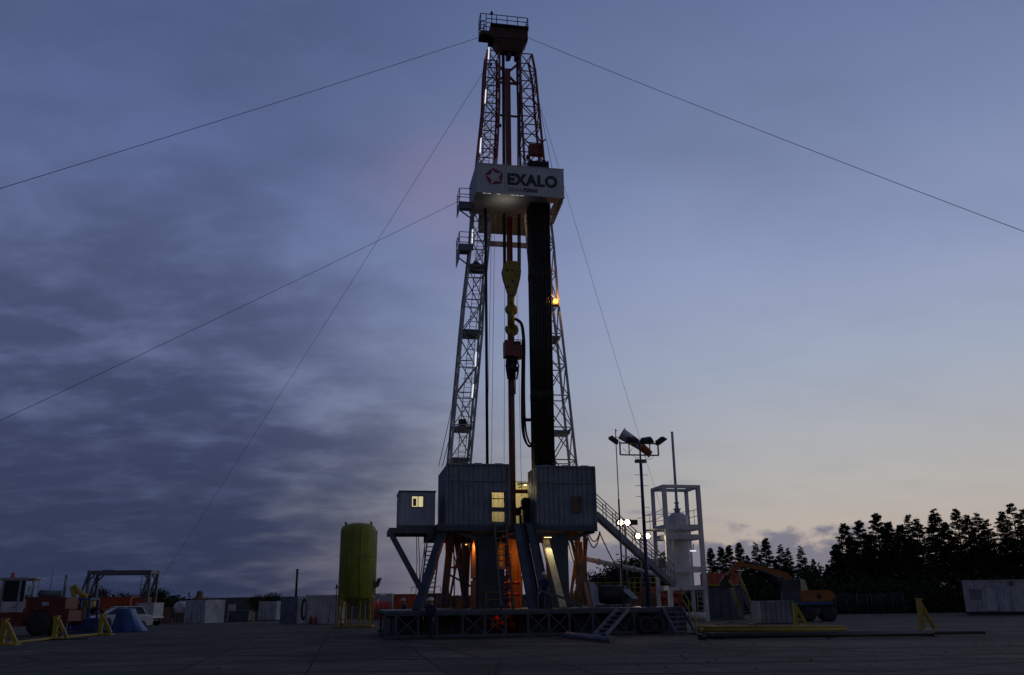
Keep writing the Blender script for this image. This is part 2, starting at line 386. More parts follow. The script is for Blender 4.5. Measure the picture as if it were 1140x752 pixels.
# ------------------------------------------------------------------ ground, field, hills
def sheet(name, P, z, mat):
    mb = MB(); i = mb.pts([(p[0], p[1], z) for p in P]); mb.face([i + k for k in range(len(P))])
    return tag(mb.build(name, mat, None), None, None, kind='structure')
sheet('ground', [(-4000, -300), (4000, -300), (4000, 6000), (-4000, 6000)], -.03, 'field')
sheet('yard', [(-160, -40), (170, -40), (170, 84), (75, 86), (40, 92), (0, 93), (-60, 90), (-160, 92)], 0.0, 'yard')
def hills():
    random.seed(3); mb = MB(); n = 120; rows = [(260, 0), (420, 2.2), (700, 6), (1200, 12), (2500, 16)]
    for j, (Y, h) in enumerate(rows):
        for k in range(n + 1):
            u = k / n; X = (-1.1 + 2.2 * u) * Y
            mb.v.append(Vector((X, Y, -.04 + (h * (.65 + .35 * math.sin(u * 9 + j) + .2 * math.sin(u * 23 + 2 * j)) if h else 0))))
    for j in range(len(rows) - 1):
        for k in range(n): b = j * (n + 1) + k; mb.face([b, b + 1, b + n + 2, b + n + 1], True)
    tag(mb.build('hills', 'field', None), None, None, kind='structure')
hills()

# ------------------------------------------------------------------ trees
V3 = Vector
def leaf(mb, c, s, up=.0):
    u = Vector((random.gauss(0, 1), random.gauss(0, 1), random.gauss(0, .5) + up)).normalized()
    w = u.cross(Vector((random.gauss(0, 1), random.gauss(0, 1), random.gauss(0, 1)))).normalized()
    l = s * random.uniform(.7, 1.5); t = s * random.uniform(.25, .5)
    i = mb.pts([c - u * l * .5, c + w * t, c + u * l * .5, c - w * t]); mb.face([i, i + 1, i + 2, i + 3])
def conifer(seed, h, rad, bare, sparse, dens=1.0):
    """trunk and crown meshes; boughs in uneven whorls, each a bare limb carrying sprays of needles"""
    random.seed(seed); T = MB(); C = MB()
    lean = Vector((random.gauss(0, .025), random.gauss(0, .025), 1)); bend = random.uniform(-.3, .3)
    axis = lambda z: Vector((lean.x * z + bend * math.sin(z / h * 3), lean.y * z, z))
    r0 = .016 * h
    T.path([axis(h * k / 9) for k in range(10)], r0, 7, .02)
    z = h * bare
    while z < h * .985:
        u = (z - h * bare) / (h * (1 - bare)); k = random.randint(3, 5)
        prof = (1 - u) ** .9 * (.55 + .45 * min(1, u * 5)) + .04
        for _ in range(k):
            if random.random() < sparse * (.3 + .7 * (1 - u)): continue
            az = random.uniform(0, 2 * math.pi); L = rad * prof * random.uniform(.65, 1.15)
            dr = random.uniform(-.35, .12) + u * .55
            p0 = axis(z); dv = Vector((math.cos(az), math.sin(az), dr)).normalized()
            tip = p0 + dv * L + Vector((0, 0, -.06 * L * L))
            mid = p0.lerp(tip, .5) + Vector((0, 0, .08 * L))
            T.path([p0, mid, tip], max(.015, r0 * .28 * (1 - u)), 4, .012)
            ax = (tip - p0).normalized(); sd = ax.cross(V3((0, 0, 1))).normalized()
            nt_ = int((5 + 9 * L) * dens)
            for q in range(nt_):
                t = .12 + .93 * (q + random.random()) / nt_; c = p0.lerp(mid, t * 2) if t < .5 else mid.lerp(tip, t * 2 - 1)
                l2 = (.20 + .42 * L * math.sin(math.pi * min(1, .25 + t * .7))) * random.uniform(.5, 1.1)
                dv2 = (ax * random.uniform(.5, 1.0) + sd * random.choice((-1, 1)) * random.uniform(.3, 1.0) + V3((0, 0, random.uniform(-.5, .25)))).normalized()
                for w_ in range(3 + int(l2 * 6)):
                    u2 = random.random(); e = c + dv2 * (l2 * u2) + V3((random.gauss(0, .03), random.gauss(0, .03), random.gauss(0, .045)))
                    nd = (dv2 + V3((random.gauss(0, .5), random.gauss(0, .5), random.gauss(-.05, .4)))).normalized(); ln = random.uniform(.10, .22) * h / 12; wd_ = nd.cross(V3((random.gauss(0, 1), random.gauss(0, 1), random.gauss(0, 1)))).normalized() * ln * .26
                    i0 = C.pts([e - nd * ln * .4, e + wd_, e + nd * ln * .6, e - wd_]); C.face([i0, i0 + 1, i0 + 2, i0 + 3])
        z += h * random.uniform(.010, .024)
    return T, C
def bushy(seed, h, rad):
    random.seed(seed); T = MB(); C = MB()
    T.path([(0, 0, 0), (.05 * h, 0, .3 * h), (0, .03 * h, .75 * h)], .03 * h, 6, .02)
    for _ in range(18):
        az = random.uniform(0, 6.28); e = random.uniform(.15, 1); zz = random.uniform(.25, .98) * h
        rr = rad * math.sqrt(max(.05, 1 - ((zz / h - .5) * 1.7) ** 2)) * random.uniform(.4, 1.0)
        c = Vector((rr * math.cos(az), rr * math.sin(az), zz)); T.path([(0, 0, zz * .6), c], .012 * h, 4, .01)
        for _ in range(110): leaf(C, c + Vector((random.gauss(0, rad * .27), random.gauss(0, rad * .27), random.gauss(0, h * .085))), .045 * h + .08)
    for _ in range(200): leaf(C, Vector((random.gauss(0, rad * .5), random.gauss(0, rad * .5), random.uniform(.05, .5) * h)), .05 * h + .08)
    return T, C
def tree_proto(name, T, C, mat):
    o = thing(name, '', 'tree', (0, 0, 0)); T.build('trunk', 'bark', o); C.build('crown', mat, o); return o
PINES = [tree_proto('pine_tree', *conifer(10 + k, 12, 2.7, .22 + .03 * k, .22, 1.7), 'needle') for k in range(4)]
DENSE = [tree_proto('conifer_tree', *conifer(30 + k, 12, 4.2, .02, .0, 2.6), 'needle') for k in range(3)]
SPRUCE = [tree_proto('spruce_tree', *conifer(50 + k, 12, 2.7, .06, .04, 1.9), 'needle') for k in range(3)]
BUSH = [tree_proto('bushy_tree', *bushy(70 + k, 6, 3.0), 'leafbush') for k in range(3)]
USED = set()
def put_tree(kind, px, pytop, Y, label, group, sx=1.0):
    """a tree at depth Y whose tip stands where the photograph shows it"""
    lst = dict(p=PINES, d=DENSE, s=SPRUCE, b=BUSH)[kind]; src = random.choice(lst)
    g = at(px, pytop, Y); h = max(1.5, g.z)
    if src.name in USED: o = copy_tree(src)
    else: o = src; USED.add(src.name)
    k = h / (6 if kind == 'b' else 12)
    o.location = (g.x, Y, -.03); o.scale = (k * sx, k * sx, k); o.rotation_euler = (0, 0, random.uniform(0, 6.28))
    o['label'] = label; o['group'] = group; o['category'] = 'tree'
    return o
random.seed(21)
G = 'tall conifers along the right edge of the yard'
for px, py, Y in ((927, 606, 112), (939, 582, 116), (955, 579, 110), (974, 571, 113), (989, 580, 108), (1003, 583, 112), (948, 610, 106), (966, 605, 107), (922, 628, 106), (985, 612, 105), (1004, 620, 106)):
    put_tree('d', px, py, Y, 'dense dark conifer branched to the ground in the thick clump right of the orange excavator', G)
for px, py, Y in ((1007, 573, 118), (1022, 576, 113), (1033, 573, 120), (1043, 566, 115), (1063, 565, 116), (1073, 572, 124), (1083, 571, 114), (1098, 578, 118), (1112, 568, 115), (1127, 560, 113), (1139, 566, 118), (1052, 580, 128), (1092, 590, 130), (1120, 585, 128), (1150, 563, 116)):
    put_tree('p', px, py, Y, 'tall sparse pine with bare lower trunk in the row behind the white site cabin', G, 1.05)
G = 'spruces in the distant row behind the excavator'
for px, py, Y in ((792, 609, 168), (801, 608, 160), (812, 606, 165), (824, 603, 158), (832, 618, 175), (840, 604, 162), (853, 598, 160), (862, 622, 178), (869, 606, 170), (877, 610, 160), (890, 608, 163), (905, 622, 172)):
    put_tree('s', px, py, Y, 'distant dark spruce in the row behind the orange excavator and yellow stair', G, 1.15)
G = 'bushy trees far behind the rig'
for px, py, Y in ((660, 640, 165), (669, 635, 160), (678, 637, 163), (690, 631, 170), (703, 627, 168), (712, 625, 160), (727, 634, 172), (741, 630, 166)):
    put_tree('b', px, py, Y, 'distant bushy tree seen under the sloping flow pipe right of the rig', G)
for px, py, Y in ((285, 664, 190), (293, 661, 186), (303, 662, 192)):
    put_tree('b', px, py, Y, 'distant bushy tree behind the white container with the black coil beside it', G)
for px, py, Y in ((902, 634, 150), (914, 640, 140), (846, 640, 150), (822, 643, 148), (870, 645, 146)):
    put_tree('b', px, py, Y, 'low dark bushy tree under the spruces behind the excavator', G, 1.25)
def mass(name, P, dens, hmin, hmax, s, mat, dep):
    """a far wood or undergrowth that reads as one mass"""
    mb = MB()
    for (x0, y0), (x1, y1) in zip(P, P[1:]):
        L = math.hypot(x1 - x0, y1 - y0); n = int(L * dens)
        for _ in range(n):
            t = random.random(); hh = random.uniform(hmin, hmax) * (.7 + .3 * math.sin(t * L * .9 / s)); x = x0 + (x1 - x0) * t; y = y0 + (y1 - y0) * t + random.uniform(0, dep)
            for _ in range(9): leaf(mb, Vector((x + random.gauss(0, s), y, random.uniform(0, hh))), s)
    return tag(mb.build(name, mat, None), None, None, kind='stuff')
mass('undergrowth', [(33, 96), (50, 93), (62, 96), (75, 92), (90, 92)], 60, .8, 4.6, .5, 'leafbush', 9)
mass('undergrowth', [(16, 118), (34, 104)], 50, .8, 3.4, .5, 'leafbush', 6)
mass('treeline', [(-300, 430), (-230, 440), (-150, 430)], 2.2, 2.5, 8, 2.2, 'leafbush', 30)
mass('treeline', [(-150, 520), (40, 540), (260, 520)], 1.6, 2.0, 6, 2.2, 'leafbush', 30)
mass('treeline', [(150, 430), (330, 400)], 1.6, 4.0, 10, 2.2, 'leafbush', 30)
for px, py in ((4, 651), (18, 656), (112, 655), (140, 655), (172, 655), (178, 657), (165, 660)):
    put_tree('b', px, py + 2, 300, 'far dark tree standing out of the treeline behind the gantry frame', 'trees in the far treeline', 1.2)
# ------------------------------------------------------------------ the rig, in its own frame
RG = Fr(gnd(570, 709), 10.5)
P = RG.P
V = Vector
DECK = P(600, 678, 0).z
FLY = 4.0                                                    # plane of the rig floor's front edge
FLZ = P(570, 584, FLY).z
def rx(px, py, ly): return P(px, py, ly).x
def lerp_pts(tab, y):
    for (y0, x0), (y1, x1) in zip(tab, tab[1:]):
        if y0 <= y <= y1 or y1 <= y <= y0: return x0 + (x1 - x0) * (y - y0) / (y1 - y0)
    return tab[-1][1] if abs(y - tab[-1][0]) < abs(y - tab[0][0]) else tab[0][1]

# --- working platform at the foot of the rig
x0, x1 = rx(428, 700, 0), rx(764, 690, 0)
PB = 9.5
pl = thing('steel_platform', 'long low dark steel platform on cross braced trusses at the foot of the rig', 'platform', ((x0 + x1) / 2, PB / 2, 0), RG)
d = MB(); d.box((x0, -.06, DECK - .13), (x1, PB, DECK))
d.build('deck', 'steel', pl)
for ly in (0, 4.5, PB - .2):
    m = MB(); m.box((x0, ly - .05, .02), (x1, ly + .09, .16)); m.box((x0, ly - .05, DECK - .25), (x1, ly + .09, DECK - .133))
    m.build('rail_beam', 'navy', pl)
posts = [428, 441, 465.5, 486.5, 515, 540, 563, 588, 611, 634, 660, 684, 706, 735, 763]
xs = [rx(p, 695, 0) for p in posts]
for k, x in enumerate(xs):
    for ly in (0, 4.5): MB().box((x - .06, ly - .04, .16), (x + .06, ly + .08, DECK - .25)).build('post', 'navy', pl)
for k in (1, 4, 5, 7, 8):
    m = MB(); a, b = xs[k] + .06, xs[k + 1] - .06
    m.beam((a, .02, .17), (b, .02, DECK - .26), .09, .06); m.beam((a, .035, DECK - .26), (b, .035, .17), .09, .06)
    m.build('cross_brace', 'navy', pl)
for k in (9, 10, 11, 12):
    m = MB(); a, b = xs[k] + .06, xs[k + 1] - .06; c = (a + b) / 2
    m.beam((a, .02, DECK - .26), (c, .02, .17), .07, .05); m.beam((b, .02, DECK - .26), (c, .02, .17), .07, .05)
    m.build('cross_brace', 'navy', pl)
# skid boxes and sheet piling under the deck
for pa, pb, ly, dep in ((470, 540, 2.6, 1.0), (578, 640, 2.4, 1.0), (640, 763, 1.2, .5), (442, 470, 3.2, .8), (430, 763, 6.2, 1.6)):
    a, b = rx(pa, 695, ly), rx(pb, 695, ly); m = MB(); m.corr((a, ly + .05, .01), (1, 0, 0), b - a, DECK - .27, .4, .05, .03); m.box((a, ly + .06, .01), (b, ly + dep, DECK - .27)); m.build('skid_box', 'navy', pl)
for px, z_ in ((548, .45), (553, .8), (560, .55), (569, .9), (572, .5)):
    x_ = rx(px, 690, 2.6); m = MB(); m.tube((x_ - .35, 2.6, z_), (x_ + .35, 2.6, z_), .07, n=8); m.lathe([(.05, -.14), (.17, -.1), (.17, .1), (.05, .14)], (x_, 2.6, z_), 12, 'x'); m.tube((x_, 2.6, .02), (x_, 2.6, z_), .05, n=8); m.build('valve', 'red', pl)
m = MB()
for k in range(2): m.box((xs[0] + .1 + .28 * k, .1, .2), (xs[0] + .3 + .28 * k, .5, DECK - .35))
m.build('locker', 'navy', pl)
def steps(name, label, pa, pb, w, zt, n, frame=RG, mat='navy', dirv=(0, -1)):
    """open steel steps: two stringers and flat treads; pa top, pb bottom (left edge), w to the right"""
    o = thing(name, label, 'steps', (pb[0], pb[1], 0), frame)
    s = MB(); A, B = V(pa), V(pb); wv = V(w)
    for q in (V((0, 0, 0)), wv): s.beam(A + q, B + q, .06, .18)
    s.build('stringer', mat, o)
    t = MB(); side = wv.normalized(); run = (B - A); run.z = 0; run.normalize()
    for k in range(n):
        c = A.lerp(B, (k + .7) / n); t.beam(c + side * .035, c + wv - side * .035, .22, .035, up=(0, 0, 1))
    t.build('tread', mat, o); return o
a = P(687, 678, -.1); b = P(661, 709, -1.0)
steps('steel_steps', 'grey steel steps leaning down to the left from the platform beside the lying pipe', a, (b.x, b.y, .05), (.62, 0, 0), DECK, 6, mat='grey')
a = P(738, 678, -.1); b = P(753, 712, -1.3)
st = steps('steel_steps', 'grey steel steps with yellow handrail at the right end of the platform', a, (b.x, b.y, .05), (1.02, 0, 0), DECK, 5, mat='grey')
m = MB()
hA, hB = V(a) + V((1.05, 0, 0)), V((b.x + 1.05, b.y, .05))
for h in (1.0, .5): m.tube(hA + V((0, 0, h)), hB + V((0, 0, h)), .028)
for t in (0, .5, 1): q = hA.lerp(hB, t); m.tube(q, q + V((0, 0, 1.0)), .028)
m.build('handrail', 'yellow', st)
# pipe lying on the ground in front
a, b = gnd(630, 710), gnd(680, 716)
m = MB(); m.tube((a.x, a.y, .13), (b.x, b.y, .13), .12, n=14); m.tube((a.x - .2, a.y + .15, .07), (a.x + 1.6, a.y - .2, .07), .06, n=10)
dd = (b - a).normalized(); m.tube((b.x, b.y, .13), (b.x + dd.x * .2, b.y + dd.y * .2, .13), .15, n=14)
tag(m.build('steel_pipe', 'grey', None, base=a), 'thick dull steel pipe lying on the concrete in front of the platform', 'pipe')

# --- substructure
sub = thing('rig_substructure', 'dark blue steel substructure of columns and slanting braces carrying the rig floor', 'substructure', (P(570, 650, 6).x, 6.5, DECK), RG)
FX0, FX1 = rx(486, 586, FLY), rx(665, 586, FLY)
FB = 12.5                                                    # back edge of the rig floor
m = MB(); m.box((FX0, FLY, FLZ - .10), (FX1, FB, FLZ)); m.build('floor', 'steel', sub)
m = MB(); m.box((FX0, FLY - .02, FLZ - .36), (FX1, FLY + .18, FLZ - .102)); m.build('floor_beam', 'navy', sub)
m = MB(); m.box((FX0, FB - .3, FLZ - .48), (FX1, FB - .1, FLZ - .102)); m.build('floor_beam', 'navy', sub)
for xx in (FX0 + .1, (FX0 + FX1) / 2 - .4, FX1 - .3):
    m = MB(); m.box((xx, FLY + .2, FLZ - .45), (xx + .2, FB - .31, FLZ - .103)); m.build('floor_beam', 'navy', sub)
def column(pxa, pxb, ly, dep, mat='navy', ytop=590, ytap=None):
    a, b = rx(pxa, 630, ly), rx(pxb, 630, ly)
    m = MB(); m.box((a, ly, DECK + .002), (b, ly + dep, FLZ - .49))
    for z in (DECK + .35, FLZ - 1.1): m.box((a - .05, ly - .05, z), (b + .05, ly + dep + .05, z + .09))
    return m.build('column', mat, sub)
column(532, 553, 4.6, 2.2); column(612, 633, 4.6, 1.0)
column(515, 522, 11.0, .6, 'tan'); column(643, 649, 11.0, .6, 'tan')
# flank plates added to the left front column, lamplight put into their orange colour
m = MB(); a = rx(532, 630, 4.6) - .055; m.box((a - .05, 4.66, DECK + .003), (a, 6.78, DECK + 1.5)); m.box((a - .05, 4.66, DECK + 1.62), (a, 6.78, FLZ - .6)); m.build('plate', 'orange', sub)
def brace(pa, lya, pb, lyb, w, mat, h=None, name='brace'):
    m = MB(); m.beam(P(*pa, lya), P(*pb, lyb), w, h or w); return m.build(name, mat, sub)
brace((493, 592), 4.3, (464, 681), 1.0, .40, 'navy', .34)                 # wide raking leg at the left
brace((502, 596), 8.6, (494, 674), 8.2, .38, 'midgrey'); brace((508, 596), 9.5, (519, 675), 9, .34, 'midgrey')
brace((514, 596), 7.4, (499, 676), 7.2, .12, 'brown'); brace((497, 600), 7.4, (499, 676), 7.2, .14, 'brown')
brace((499, 632), 7.3, (515, 632), 7.3, .10, 'brown')
brace((498, 588), 4.4, (531, 601), 4.5, .2, 'navy')
brace((664, 588), 4.4, (634, 602), 4.5, .2, 'navy')
brace((640, 592), 8.4, (652, 674), 8.0, .18, 'tan'); brace((651, 592), 6.6, (651, 674), 6.6, .20, 'brown')
brace((645, 596), 8.3, (634, 674), 8.2, .16, 'brown'); brace((636, 600), 6.6, (651, 668), 6.6, .14, 'tan'); brace((652, 604), 8.0, (638, 650), 8.0, .10, 'brown')
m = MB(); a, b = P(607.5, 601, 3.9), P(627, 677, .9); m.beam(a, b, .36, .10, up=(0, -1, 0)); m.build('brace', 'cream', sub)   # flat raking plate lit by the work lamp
m = MB(); a = P(605.5, 601, 3.75); m.box((a.x - .14, 3.45, FLZ - .72), (a.x + .5, 3.9, FLZ - .60)); m.build('lamp_hood', 'steel', sub)
m = MB(); m.box((a.x - .02, 3.5, FLZ - .745), (a.x + .38, 3.6, FLZ - .722)); lt = m.build('lamp', 'warmtube', sub)
light('work_lamp', 'SPOT', (a.x + .34, 3.15, FLZ - .62), (1, .86, .46), 60, parent=sub, size=.08, rot=(R(-12), R(12), 0), spot=70)
# cantilever frame at the left that carries the cabin
ca, cb = P(433, 591, 5.0), P(488, 591, 5.0)
m = MB()
for ly in (5.0, 7.6): m.box((ca.x, ly, FLZ - .42), (FX0 + .02, ly + .2, FLZ - .12))
for q in (0, .5, 1): xx = ca.x + (FX0 - .3 - ca.x) * q; m.box((xx, 5.2, FLZ - .40), (xx + .18, 7.6, FLZ - .14))
m.build('cantilever_frame', 'steel', sub)
brace((434.5, 594), 5.1, (472, 664), 5.1, .24, 'steel', .24); brace((436, 594), 7.7, (474, 664), 7.7, .22, 'steel')
brace((472, 590), 5.0, (489, 606), 5.0, .14, 'steel')
for px in (463.5, 465.5):
    m = MB(); t = P(px, 594, 6.4); e = P(px - 1 if px < 464 else px + 1.5, 676, 6.4); m.path([t, t.lerp(e, .4) + V((.06, 0, 0)), e], .022, 6); m.build('hanging_cable', 'black', sub)
# --- sub-floor orange lamps, blowout preventer, small gear between the columns
for k, (px, py, ly, pw, colr) in enumerate(((589, 610, 7.0, 70, (1, .36, .06)), (519, 606, 5.8, 60, (1, .45, .10)), (638, 606, 6.9, 7, (1, .40, .16)))):
    q = P(px, py, ly); m = MB(); m.lathe([(.0, -.06), (.035, -.05), (.045, 0), (.03, .06)], q, 12); lp_ = m.build('lamp', 'lamp_orange', sub); m = MB(); m.tube(q + V((0, 0, .061)), (q.x, q.y, FLZ - .105), .025); m.lathe([(.16, .0), (.06, .10)], q, 12); m.build('lamp_holder', 'steel', lp_)
    light('sodium_light', 'SPOT' if k == 1 else 'POINT', q + V((0, -.15, -.15)), colr, pw, parent=sub, size=.1, rot=(0, R(-62), 0) if k == 1 else None, spot=120 if k == 1 else None)
q = P(556, 691, 1.6); light('red_light', 'POINT', (q.x, 2.2, .95), (1, .22, .05), .9, parent=sub, size=.1)
bx = rx(566, 660, 7.6)
bop = thing('blowout_preventer', 'red flanged blowout preventer stack under the rig floor between the columns', 'blowout preventer', (bx, 7.6, DECK), RG)
m = MB(); z = DECK + .002; prof = [(.09, z)]
for k in range(5):
    prof += [(.09, z + .05), (.17, z + .06), (.17, z + .14), (.11, z + .16), (.11, z + .5), (.17, z + .52), (.17, z + .6), (.09, z + .63)]; z += .64
prof += [(.09, FLZ - .5)]
m.lathe(prof, (bx, 7.6, 0), 16); m.build('stack', 'red', bop)
for zz in (.75, 1.4):
    m = MB(); m.tube((bx - .6, 7.6, DECK + zz), (bx - .1, 7.6, DECK + zz), .09, n=12); m.tube((bx + .1, 7.6, DECK + zz), (bx + .6, 7.6, DECK + zz), .09, n=12)
    m.tube((bx - .66, 7.6, DECK + zz), (bx - .6, 7.6, DECK + zz), .13, n=12); m.tube((bx + .6, 7.6, DECK + zz), (bx + .66, 7.6, DECK + zz), .13, n=12); m.build('ram_body', 'red', bop)
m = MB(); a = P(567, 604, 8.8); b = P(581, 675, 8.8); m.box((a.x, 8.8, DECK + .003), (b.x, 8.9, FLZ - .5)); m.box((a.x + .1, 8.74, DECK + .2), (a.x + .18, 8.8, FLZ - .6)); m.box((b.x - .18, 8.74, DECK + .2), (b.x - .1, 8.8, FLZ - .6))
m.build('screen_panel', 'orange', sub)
m = MB(); a = P(555, 606, 8.4); b = P(567, 676, 8.4)
for z in (.0, .45, .9, 1.35, 1.8, 2.5): m.box((a.x, 8.4, a.z - z - .06), (b.x, 8.46, a.z - z))
for xx in (a.x, (a.x + b.x) / 2, b.x - .06): m.box((xx, 8.46, DECK + .003), (xx + .06, 8.52, a.z))
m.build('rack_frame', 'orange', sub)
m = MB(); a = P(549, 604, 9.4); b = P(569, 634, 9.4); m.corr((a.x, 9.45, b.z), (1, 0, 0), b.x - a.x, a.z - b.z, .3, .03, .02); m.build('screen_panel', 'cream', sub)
ac = thing('accumulator_unit', 'dark block of machinery standing behind the blowout preventer under the rig floor', 'machine', (rx(555, 660, 10), 10, DECK), RG)
a = P(535, 636, 9.7); b = P(582, 676, 9.7); m = MB(); m.box((a.x, 9.7, DECK + .003), (b.x, 10.6, a.z - .3)); m.build('body', 'black', ac)
m = MB()
for k in range(5): xx = a.x + (b.x - a.x) * (k + .5) / 5; m.lathe([(.16, a.z - .298), (.18, a.z - .2), (.18, a.z + .3), (.08, a.z + .42)], (xx, 10.1, 0), 10)
m.build('bottle', 'steel', ac)
# loose lines and thin bracing hanging below the floor
random.seed(12)
for k, (pa, pb, l0, l1, sag, r_, mt) in enumerate((((500, 592), (512, 640), 6.2, 6.0, .2, .03, 'black'), ((505, 590), (506, 676), 5.6, 5.6, 0, .035, 'black'), ((524, 592), (520, 676), 7.6, 7.4, 0, .05, 'brown'), ((528, 655), (500, 640), 7.8, 7.8, 0, .06, 'steel'),
    ((560, 592), (545, 622), 5.2, 5.2, .25, .03, 'black'), ((630, 592), (645, 640), 5.4, 5.4, .35, .03, 'black'), ((641, 592), (643, 676), 5.8, 5.8, 0, .05, 'brown'), ((655, 592), (647, 672), 5.4, 5.4, .0, .04, 'steel'), ((646, 640), (636, 676), 6.0, 5.5, .0, .07, 'tan'), ((634, 598), (652, 640), 9.0, 9.0, 0, .08, 'brown'))):
    A, B = P(*pa, l0), P(*pb, l1); m = MB(); m.path([A.lerp(B, t / 8) - V((0, 0, sag * 4 * (t / 8) * (1 - t / 8))) for t in range(9)], r_, 6)
    m.build('hanging_line' if mt == 'black' else 'stay_bar', mt, sub)
tk = thing('blue_tank', 'dark blue tank with white rim standing under the rig floor', 'tank', (rx(556, 660, 7), 7.0, DECK), RG)
a, b = P(545, 633, 6.6), P(562, 676, 6.6)
m = MB(); m.box((a.x, 6.6, DECK + .003), (b.x, 7.3, a.z - .05)); m.build('body', 'blue', tk)
m = MB(); m.box((a.x - .03, 6.57, a.z - .05), (b.x + .03, 7.33, a.z)); m.build('rim', 'white', tk)
a, b = P(541, 656, 4.2), P(557, 656, 4.2)
m = MB(); m.rail([(a.x, 4.2, DECK), (b.x, 4.2, DECK)], .85, .022, (1, .55)); m.beam((a.x - .1, 4.2, DECK + .2), (a.x + .3, 4.2, DECK + .55), .03)
tag(m.build('guard_rail', 'yellow', None, base=(a.x, 4.2, DECK), frame=RG), 'low yellow guard rail under the rig floor beside the front column', 'railing')
# drum and hose reel lit orange left of the columns
q = P(509, 668, 6.0)
m = MB(); m.lathe([(.30, -.30), (.30, -.26), (.17, -.25), (.17, .25), (.30, .26), (.30, .30)], (q.x, 6.0, DECK + .32), 18, 'y'); m.box((q.x - .35, 5.75, DECK + .003), (q.x + .35, 6.25, DECK + .06)); m.tube((q.x, 5.9, DECK + .1), (q.x + 1.3, 5.9, DECK + .32), .03)
tag(m.build('hose_reel', 'orange', None, base=(q.x, 6, DECK), frame=RG), 'small orange hose reel on the platform between the left braces', 'hose reel')

# --- wind walls round the rig floor
def wall_thing(label, pa, pb, ytop, ly, dep, holes, left_dep, trims, right_dep):
    xa, xb = rx(pa, 560, ly), rx(pb, 560, ly); zt = P((pa + pb) / 2, ytop, ly).z; zb = FLZ + .004
    o = thing('wind_wall', label, 'wind wall', ((xa + xb) / 2, ly, zb), RG)
    m = MB(); x = xa
    for hx0, hx1, z0, z1 in holes:
        m.corr((x, ly + .06, zb), (1, 0, 0), hx0 - x, zt - zb); m.corr((hx0, ly + .06, z1), (1, 0, 0), hx1 - hx0, zt - z1)
        if z0 > zb + .05: m.corr((hx0, ly + .06, zb), (1, 0, 0), hx1 - hx0, z0 - zb)
        x = hx1
    m.corr((x, ly + .06, zb), (1, 0, 0), xb - x, zt - zb); m.build('panel', 'wall', o)
    m = MB(); m.corr((xa + .03, ly + left_dep, zb), (0, -1, 0), left_dep - .1, zt - zb - .02, out=(-1, 0, 0)); m.build('panel', 'wall', o)
    m = MB(); m.corr((xb - .03, ly + .1, zb), (0, 1, 0), right_dep - .1, zt - zb - .02, out=(1, 0, 0)); m.build('panel', 'wall', o)
    m = MB()
    m.box((xa - .04, ly - .05, zt - .06), (xb + .04, ly + .09, zt + .03)); m.box((xa - .05, ly - .06, zb), (xa + .06, ly + .07, zt - .061)); m.box((xb - .06, ly - .06, zb), (xb + .05, ly + .07, zt - .061))
    for t in trims: m.box((xa + .07, ly - .03, t), (xb - .07, ly + .02, t + .08))
    n = max(2, int((xb - xa) / .9))
    for k in range(n): xx = xa + (xb - xa) * (k + .5) / n; m.box((xx - .22, ly - .02, zt + .031), (xx + .22, ly + .05, zt + .07))
    m.build('frame', 'wall', o)
    return o, xa, xb, zt, zb
hx0, hx1 = rx(547.5, 560, FLY), rx(561.5, 560, FLY); hz0, hz1 = P(554, 581, FLY).z, P(554, 548.5, FLY).z
wl, xa, xb, zt, zb = wall_thing('blue grey corrugated wind wall with lit doorway left of the drill pipe', 497, 567, 517, FLY, 4.8, [(hx0, hx1, hz0, hz1)], 4.8, [FLZ + 2.35], .5)
m = MB(); m.box((hx0 - .06, FLY - .05, hz0 - .04), (hx0, FLY + .08, hz1 + .06)); m.box((hx1, FLY - .05, hz0 - .04), (hx1 + .06, FLY + .08, hz1 + .06)); m.box((hx0, FLY - .05, hz1), (hx1, FLY + .08, hz1 + .06)); zz = P(554, 565.5, FLY).z; m.box((hx0, FLY - .02, zz - .22), (hx1, FLY + .05, zz + .03)); zz = P(554, 556, FLY).z; m.box((hx0, FLY - .02, zz), (hx1, FLY + .03, zz + .05)); m.build('door_frame', 'steel', wl)
wx0, wx1 = rx(637, 560, FLY), rx(646.5, 560, FLY); wz0, wz1 = P(641, 570, FLY).z, P(641, 554, FLY).z
wr, ra, rb, zt2, zb2 = wall_thing('blue grey corrugated wind wall with small brown window right of the drill pipe', 598, 663, 519.5, FLY, 4.8, [(wx0, wx1, wz0, wz1)], 2.6, [FLZ + 2.3], 4.8)
m = MB(); m.box((wx0 + .001, FLY, wz0 + .001), (wx1 - .001, FLY + .04, wz1 - .001)); wn = m.build('window', 'brown', wr)
m = MB(); m.box((wx0 - .05, FLY - .04, wz0 - .05), (wx0, FLY + .06, wz1 + .05)); m.box((wx1, FLY - .04, wz0 - .05), (wx1 + .05, FLY + .06, wz1 + .05)); m.box((wx0, FLY - .04, wz1), (wx1, FLY + .06, wz1 + .05)); m.box((wx0, FLY - .04, wz0 - .05), (wx1, FLY + .06, wz0)); m.build('frame', 'steel', wn)
